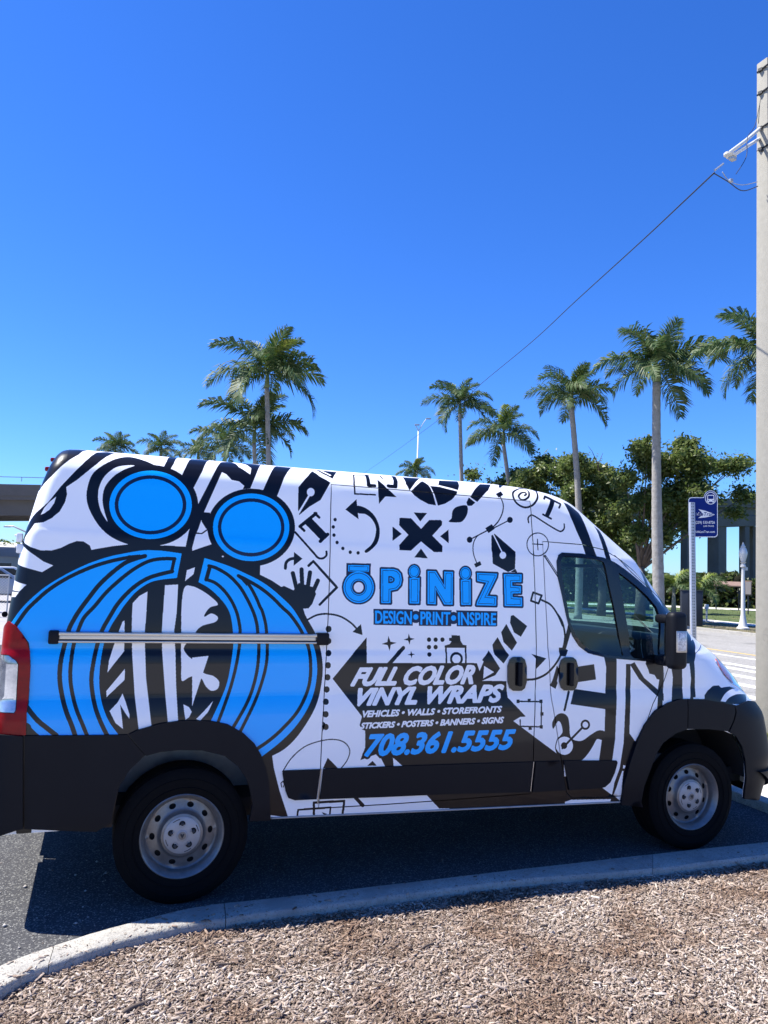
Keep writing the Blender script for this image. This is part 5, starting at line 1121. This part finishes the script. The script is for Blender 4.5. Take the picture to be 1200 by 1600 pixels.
fc = plate('sign_face', rrect(1076.6, 778.2, 1120.5, 838.3, 4.4), -.002, -.0008, M_navy, sign); plate('badge_face', ell(1110.5, 778.5, 10.2, 11.2, 32), -.0032, -.0022, M_navy, fc)
ring = ell(1110.5, 778.5, 9.0, 9.8, 32); rin = ell(1110.5, 778.5, 7.9, 8.7, 32); mb = MB(); V = [P2(x, y, -.004) for x, y in ring+rin]; mb.add(V, [(i, (i+1) % 32, 32+(i+1) % 32, 32+i) for i in range(32)]); mb.build('badge_ring', M_sw, fc)
bus = plate('bus_symbol', [(1105,775),(1106,773.2),(1115,773.2),(1116,775),(1116.4,784),(1115,784),(1115,785.6),(1113.4,785.6),(1113.4,784),(1107.6,784),(1107.6,785.6),(1106,785.6),(1106,784),(1104.6,784)], -.0055, -.0045, M_sw, fc)
plate('bus_window', rrect(1106.2, 774.6, 1114.8, 779.6, .8, 3), -.0068, -.006, M_navy, bus)
for x in (1106.8, 1114.2): plate('bus_lamp', ell(x, 782, .8, .8, 8), -.0068, -.006, M_navy, bus)
plate('arrow_logo', [(1091,795.5),(1102,798),(1112,801.5),(1117,804),(1112,806.5),(1102,808.5),(1091,809.5),(1096.5,805.5),(1098,803.5),(1095.5,799.5)], -.0035, -.0025, M_sw, fc)
def sgtext(s, x0, x1, y0, y1, m, d=-.0045, name='lettering', shear=0, parent=None):
    cu = bpy.data.curves.new('t', 'FONT'); cu.body = s; cu.shear = shear; cu.resolution_u = 2; cu.offset = .012
    ob = bpy.data.objects.new('t', cu); C.objects.link(ob); dg = bpy.context.evaluated_depsgraph_get(); dg.update(); me = bpy.data.meshes.new_from_object(ob.evaluated_get(dg)); bpy.data.objects.remove(ob)
    co = np.array([v.co[:2] for v in me.vertices]); a, b = co.min(0), co.max(0)
    for v in me.vertices:
        t = (v.co.x-a[0])/(b[0]-a[0]); u = (v.co.y-a[1])/(b[1]-a[1]); v.co = P2(x0+(x1-x0)*t, y1+(y0-y1)*u, d)
    me.name = name; me.materials.clear(); return link(name, me, m, parent or fc)
sgtext('LeeTran', 1087.5, 1114.5, 800.2, 806.2, M_navy, -.0048, shear=.2); sgtext('LeeTran', 1087.5, 1095.5, 800.5, 806, M_sw, -.0042, shear=.2).name = 'lettering'
C.objects.remove(C.objects[-1]) if False else None
sgtext('(239) 533-8726', 1086.5, 1117, 814, 819.6, M_sw); sgtext('(LEE-TRAN)', 1099, 1115.5, 820.8, 823.8, M_sw); sgtext('RideLeeTran.com', 1085.5, 1117, 828.8, 832.6, M_sw)
# --- street furniture across the road
def furniture(name, label, cat, px, py=None, D=None, z=0, group=None):
    q = atg(px, py, z) if D is None else basez(px, D); return empty(name, (q[0], q[1], z), 0, label, cat, group)
lp = furniture('lamp_post', 'white ornamental lamp post with acorn globe on the grass beside the utility pole', 'lamp post', 1161, 983, z=.06)
MB().lathe([(0, 0), (.25, 0), (.25, .06), (.19, .10), (.14, .30), (.09, .62), (.085, .9), (.07, 2.4), (.062, 2.55), (.12, 2.60), (.10, 2.68), (.07, 2.72), (.13, 2.80)], n=20).build('column', M_wpaint, lp, angle=40)
MB().lathe([(.08, 2.80), (.11, 2.88), (.165, 3.10), (.17, 3.20), (.13, 3.36), (.08, 3.42)], n=20).build('globe', mat('frosted_globe', (.62, .62, .60), .15), lp, smooth=True)
MB().lathe([(.09, 3.42), (.10, 3.45), (.06, 3.50), (.02, 3.62), (0, 3.64)], n=14).build('finial', M_wpaint, lp); MB().box((.16, .0, 2.52), (.14, .06, .14)).build('junction_box', M_wpaint, lp, bevel=.01)
bo_ = furniture('marker_post', 'short green-grey post with a white cap on the verge, right of the dark cabinet', 'post', 1104, 972, z=.06, group='white-capped marker posts')
def mpost(root): MB().tube([(0, 0, 0), (0, 0, .62)], .045, 8).build('stem', M_met, root); MB().box((0, 0, .73), (.17, .13, .24)).build('cap', M_wpaint, root, bevel=.02)
mpost(bo_); mpost(furniture('marker_post', 'short post with a white cap seen through the small front window of the van', 'post', 1003, 968, z=.06, group='white-capped marker posts'))
cb = furniture('utility_cabinet', 'dark navy upright cabinet behind the bus stop post', 'cabinet', 1080, 978, z=.06)
cb.rotation_euler = (0, 0, -.55); MB().box((0, 0, .75), (.86, .45, 1.5)).build('housing', M_box, cb, bevel=.02); MB().box((0, 0, 1.515), (.90, .49, .03)).build('lid', M_box, cb, bevel=.008); MB().box((0, -.228, .72), (.36, .006, 1.3)).build('door_leaf', M_box, cb)
sh = furniture('park_shelter', 'low brown roofed information shelter in front of the hedge', 'shelter', 1136, 949, D=58)
sh.rotation_euler = (0, 0, -.75)
MB().add([(-.95, -.5, 1.80), (.95, -.5, 1.80), (.95, .5, 2.1), (-.95, .5, 2.1), (-.95, -.5, 1.88), (.95, -.5, 1.88), (.95, .5, 2.18), (-.95, .5, 2.18)], [(3, 2, 1, 0), (4, 5, 6, 7), (0, 1, 5, 4), (1, 2, 6, 5), (2, 3, 7, 6), (3, 0, 4, 7)]).build('roof', M_brown, sh)
for x in (-.75, .8): MB().tube([(x, 0, 0), (x, 0, 2.0)], .045, 6).build('post', M_box, sh)
nb = furniture('notice_board', 'small brown notice board standing behind the lamp post', 'notice board', 1169, 960, D=50); nb.rotation_euler = (0, 0, -.75)
MB().box((0, 0, 1.75), (.42, .04, .95)).build('board', M_brown, nb, bevel=.01); MB().box((0, -.026, 1.75), (.32, .006, .8)).build('poster_sheet', mat('faded_notice', (.42, .36, .33), .7), nb); MB().tube([(0, 0, 0), (0, 0, 1.3)], .04, 6).build('post', M_box, nb)
# twin-arm street light above the van
sl_ = furniture('street_light', 'tall white street light with two arms, far behind the middle of the van roof', 'street light', 646, D=75)
sz_ = CF/75; zt2 = float(atd(646, 668, 75)[2]); MB().tube([(0, 0, 0), (0, 0, zt2)], [.10, .07], 8).build('column', M_wpaint, sl_, smooth=True)
for dx, dz, L in ((-.35, .5, .7), (.75, 1.15, .9)):
    e = Vector((CR[0]*dx, CR[1]*dx, dz)); MB().tube([(0, 0, zt2-.1), tuple(Vector((0, 0, zt2))+e*.7), tuple(Vector((0, 0, zt2))+e)], .035, 6).build('arm', M_wpaint, sl_, smooth=True)
    MB().box(Vector((0, 0, zt2))+e+Vector((CR[0]*.2, CR[1]*.2, 0)), (.5, .25, .1), -.34).build('lamp_head', M_met, sl_, bevel=.03)
# --- elevated road bridge
br = empty('road_bridge', (0, 0, 0), 0, 'grey concrete elevated road bridge on tall paired columns crossing the background', 'bridge')
A0 = np.array(basez(-260, 46)); B0 = np.array(basez(1500, 66)); 
LB = Vector(atd(30, 805, 50)); RB = Vector(atd(1150, 806, 90)); dv = (RB-LB); dvn = Vector((dv.x, dv.y, 0)).normalized(); nv_ = Vector((-dvn.y, dvn.x, 0)); L0 = Vector((dv.x, dv.y, 0)).length
def bpt(t, off, dz):
    z = LB.z+(RB.z-LB.z)*t; p = LB+dvn*(L0*t)+nv_*off; return Vector((p.x, p.y, z+dz))
def beam(name, t0, t1, o0, o1, z0, z1, m=M_bridge, parent=br):
    V = []
    for t in (t0, t1):
        for o_, z_ in ((o0, z0), (o1, z0), (o1, z1), (o0, z1)): V.append(bpt(t, o_, z_))
    mb = MB(); mb.add(V, [(3, 2, 1, 0), (4, 5, 6, 7), (0, 1, 5, 4), (1, 2, 6, 5), (2, 3, 7, 6), (3, 0, 4, 7)]); return mb.build(name, m, parent)
ts_ = np.linspace(-.5, 1.9, 7)
for a, b in zip(ts_, ts_[1:]): beam('deck', a, b-.0005, 0, 11, 1.0, 1.25)
for o_ in (.5, 3, 5.5, 8, 10): beam('girder', -.5, 1.9, o_, o_+.5, 0, 1.0)
beam('parapet', -.5, 1.9, -.05, .25, 1.252, 2.0); beam('parapet', -.5, 1.9, 10.75, 11.05, 1.252, 2.0)
rl = MB(); 
for t in np.arange(-.5, 1.9, .02):
    p = bpt(t, .1, 2.2); rl.tube([p, p+Vector((0, 0, .28))], .03, 4)
rl.tube([bpt(-.5, .1, 2.48), bpt(1.9, .1, 2.48)], .03, 4); rl.build('handrail', M_met, br)['kind'] = 'stuff'
for px, off in ((1073, 1), (1120.5, 1.2), (1163, .8), (1174, 3.2), (700, 1), (480, 1)):
    # place each column where its image column meets the bridge line
    best = min(np.linspace(-.4, 1.8, 2201), key=lambda t: abs(proj([bpt(t, off, -1)])[0][0]-px)); p = bpt(best, off, 0); w = {1073: .9, 1120.5: 1.5, 1163: .85, 1174: 1.1}.get(px, 1.3)
    c = MB(); c.box((p.x, p.y, (p.z-1.2)/2), (w, w, p.z-1.2), math.atan2(dvn.y, dvn.x)); c.build('column', M_bridge, br, bevel=.05)
for t0, t1 in ((1120, 1168), (690, 712)):
    f_ = lambda px: min(np.linspace(-.4, 1.8, 2201), key=lambda t: abs(proj([bpt(t, 1, -.6)])[0][0]-px)); beam('pier_cap', f_(t0-12), f_(t1+22), .3, 9, -1.2, -.01)
# --- far left: house, parked cars, chain-link gate
hq = basez(-25, 56); hs2 = empty('house', hq, .15, 'long low white house with a pale gabled roof at the far left', 'house')
W1 = 9.0; MB().box((0, 3, 1.0), (W1, 6, 2.0)).build('wall', mat('house_wall', (.55, .54, .52), .8), hs2)
MB().add([(-W1/2-.3, -.3, 2.0), (W1/2+.3, -.3, 2.0), (W1/2+.3, 6.3, 2.0), (-W1/2-.3, 6.3, 2.0), (-W1/2-.3, 3, 3.1), (W1/2+.3, 3, 3.1)], [(0, 1, 5, 4), (2, 3, 4, 5), (0, 4, 3), (1, 2, 5), (3, 2, 1, 0)]).build('roof', mat('pale_roof', (.62, .62, .62), .8), hs2)
for x in (-2.5, -.6, 1.3, 3.2): wn = MB().box((x, -.02, 1.15), (1.0, .05, .9)).build('window', M_wpaint, hs2); MB().box((x, -.05, 1.15), (.86, .02, .76)).build('pane', mat('dark_pane', (.03, .05, .07), .1) if 'dark_pane' not in bpy.data.materials else bpy.data.materials['dark_pane'], wn)
def car(label, px, D, col, rz, Lc=4.5):
    q = basez(px, D); r = empty('parked_car', q, rz, label, 'car', 'cars parked at the far left'); prof = [(-2.2, .35), (-2.25, .75), (-2.1, .95), (-1.7, 1.0), (-1.15, 1.42), (.55, 1.45), (1.25, 1.0), (2.0, .88), (2.2, .65), (2.2, .35)]
    n = len(prof); V = [(x, -.85, z) for x, z in prof]+[(x, .85, z) for x, z in prof]; mb = MB(); mb.add(V, [tuple(range(n)), tuple(range(n, 2*n))[::-1]]+[((i+1) % n, i, n+i, n+(i+1) % n) for i in range(n)]); mb.build('body', mat('car_paint', col, .3, coat=.8), r, bevel=.06)
    for s in (-1, 1): g = MB(); g.add([(-1.5, .87*s, 1.02), (1.0, .87*s, 1.02), (.5, .87*s, 1.36), (-1.08, .87*s, 1.36)], [(0, 1, 2, 3)]); g.build('side_glass', M_gloss, r)
    for x in (-1.35, 1.35):
        for s in (-1, 1): wh = MB().lathe([(0, -.1), (.32, -.1), (.33, 0), (.32, .1), (0, .1)], c=(x, .8*s, .33), axis='Y', n=16).build('wheel', M_rub, r); MB().lathe([(0, -.115), (.2, -.112), (.2, .112), (0, .115)], c=(x, .8*s, .33), axis='Y', n=12).build('rim', M_hub, wh)
    return r
car('white car parked in front of the far house at the left edge', 4, 40, (.7, .71, .72), .1); car('grey-blue car parked beside the white car, nearer the gate', -22, 33, (.22, .26, .32), .15)
gq = basez(12, 24.5); gt = empty('mesh_gate', gq, .1, 'rolling chain-link gate with tubular frame behind the rear of the van', 'gate')
fr = MB(); HG = 1.32
for x in (-2.4, .05, .22, 1.6): fr.tube([(x, 0, .1), (x, 0, HG)], .022, 6)
for z in (.14, HG): fr.tube([(-2.4, 0, z), (.05, 0, z)], .02, 6); fr.tube([(.22, 0, z), (1.6, 0, z)], .02, 6)
fr.build('frame', M_met, gt); ms = MB()
for x0_, x1_ in ((-2.4, .05), (.22, 1.6)):
    for k in np.arange(-1.2, x1_-x0_, .09):
        for s_ in (1, -1):
            a = max(0, k); b = min(x1_-x0_, k+1.18)
            if b > a: za, zb_ = .14+(a-k), .14+(b-k); xx = (x0_+a, x0_+b) if s_ > 0 else (x1_-a, x1_-b); ms.tube([(xx[0], 0, za), (xx[1], 0, zb_)], .0035, 3, False)
ms.build('wire_mesh', M_met, gt)['kind'] = 'stuff'
for x in (-.0, .27): MB().lathe([(0, -.03), (.09, -.03), (.09, .03), (0, .03)], c=(x, 0, .09), axis='Y', n=14).build('wheel', M_rub, gt)
# roadside lamp arm at the far left
la = furniture('street_light', 'grey street light with a long curved arm at the far left under the bridge', 'street light', 62, D=44)
zt3 = float(atd(60, 838, 44)[2]); ca = Vector(la.location); MB().tube([(0, 0, 0), (0, 0, zt3), tuple(Vector(atd(40, 831, 44))-ca), tuple(Vector(atd(22, 822.5, 44))-ca), tuple(Vector(atd(8, 822, 44))-ca)], .05, 6).build('column', M_met, la, smooth=True)
MB().box(Vector(atd(11, 823, 44))-ca, (.35, .15, .07), -.3).build('lamp_head', M_met, la, bevel=.02)
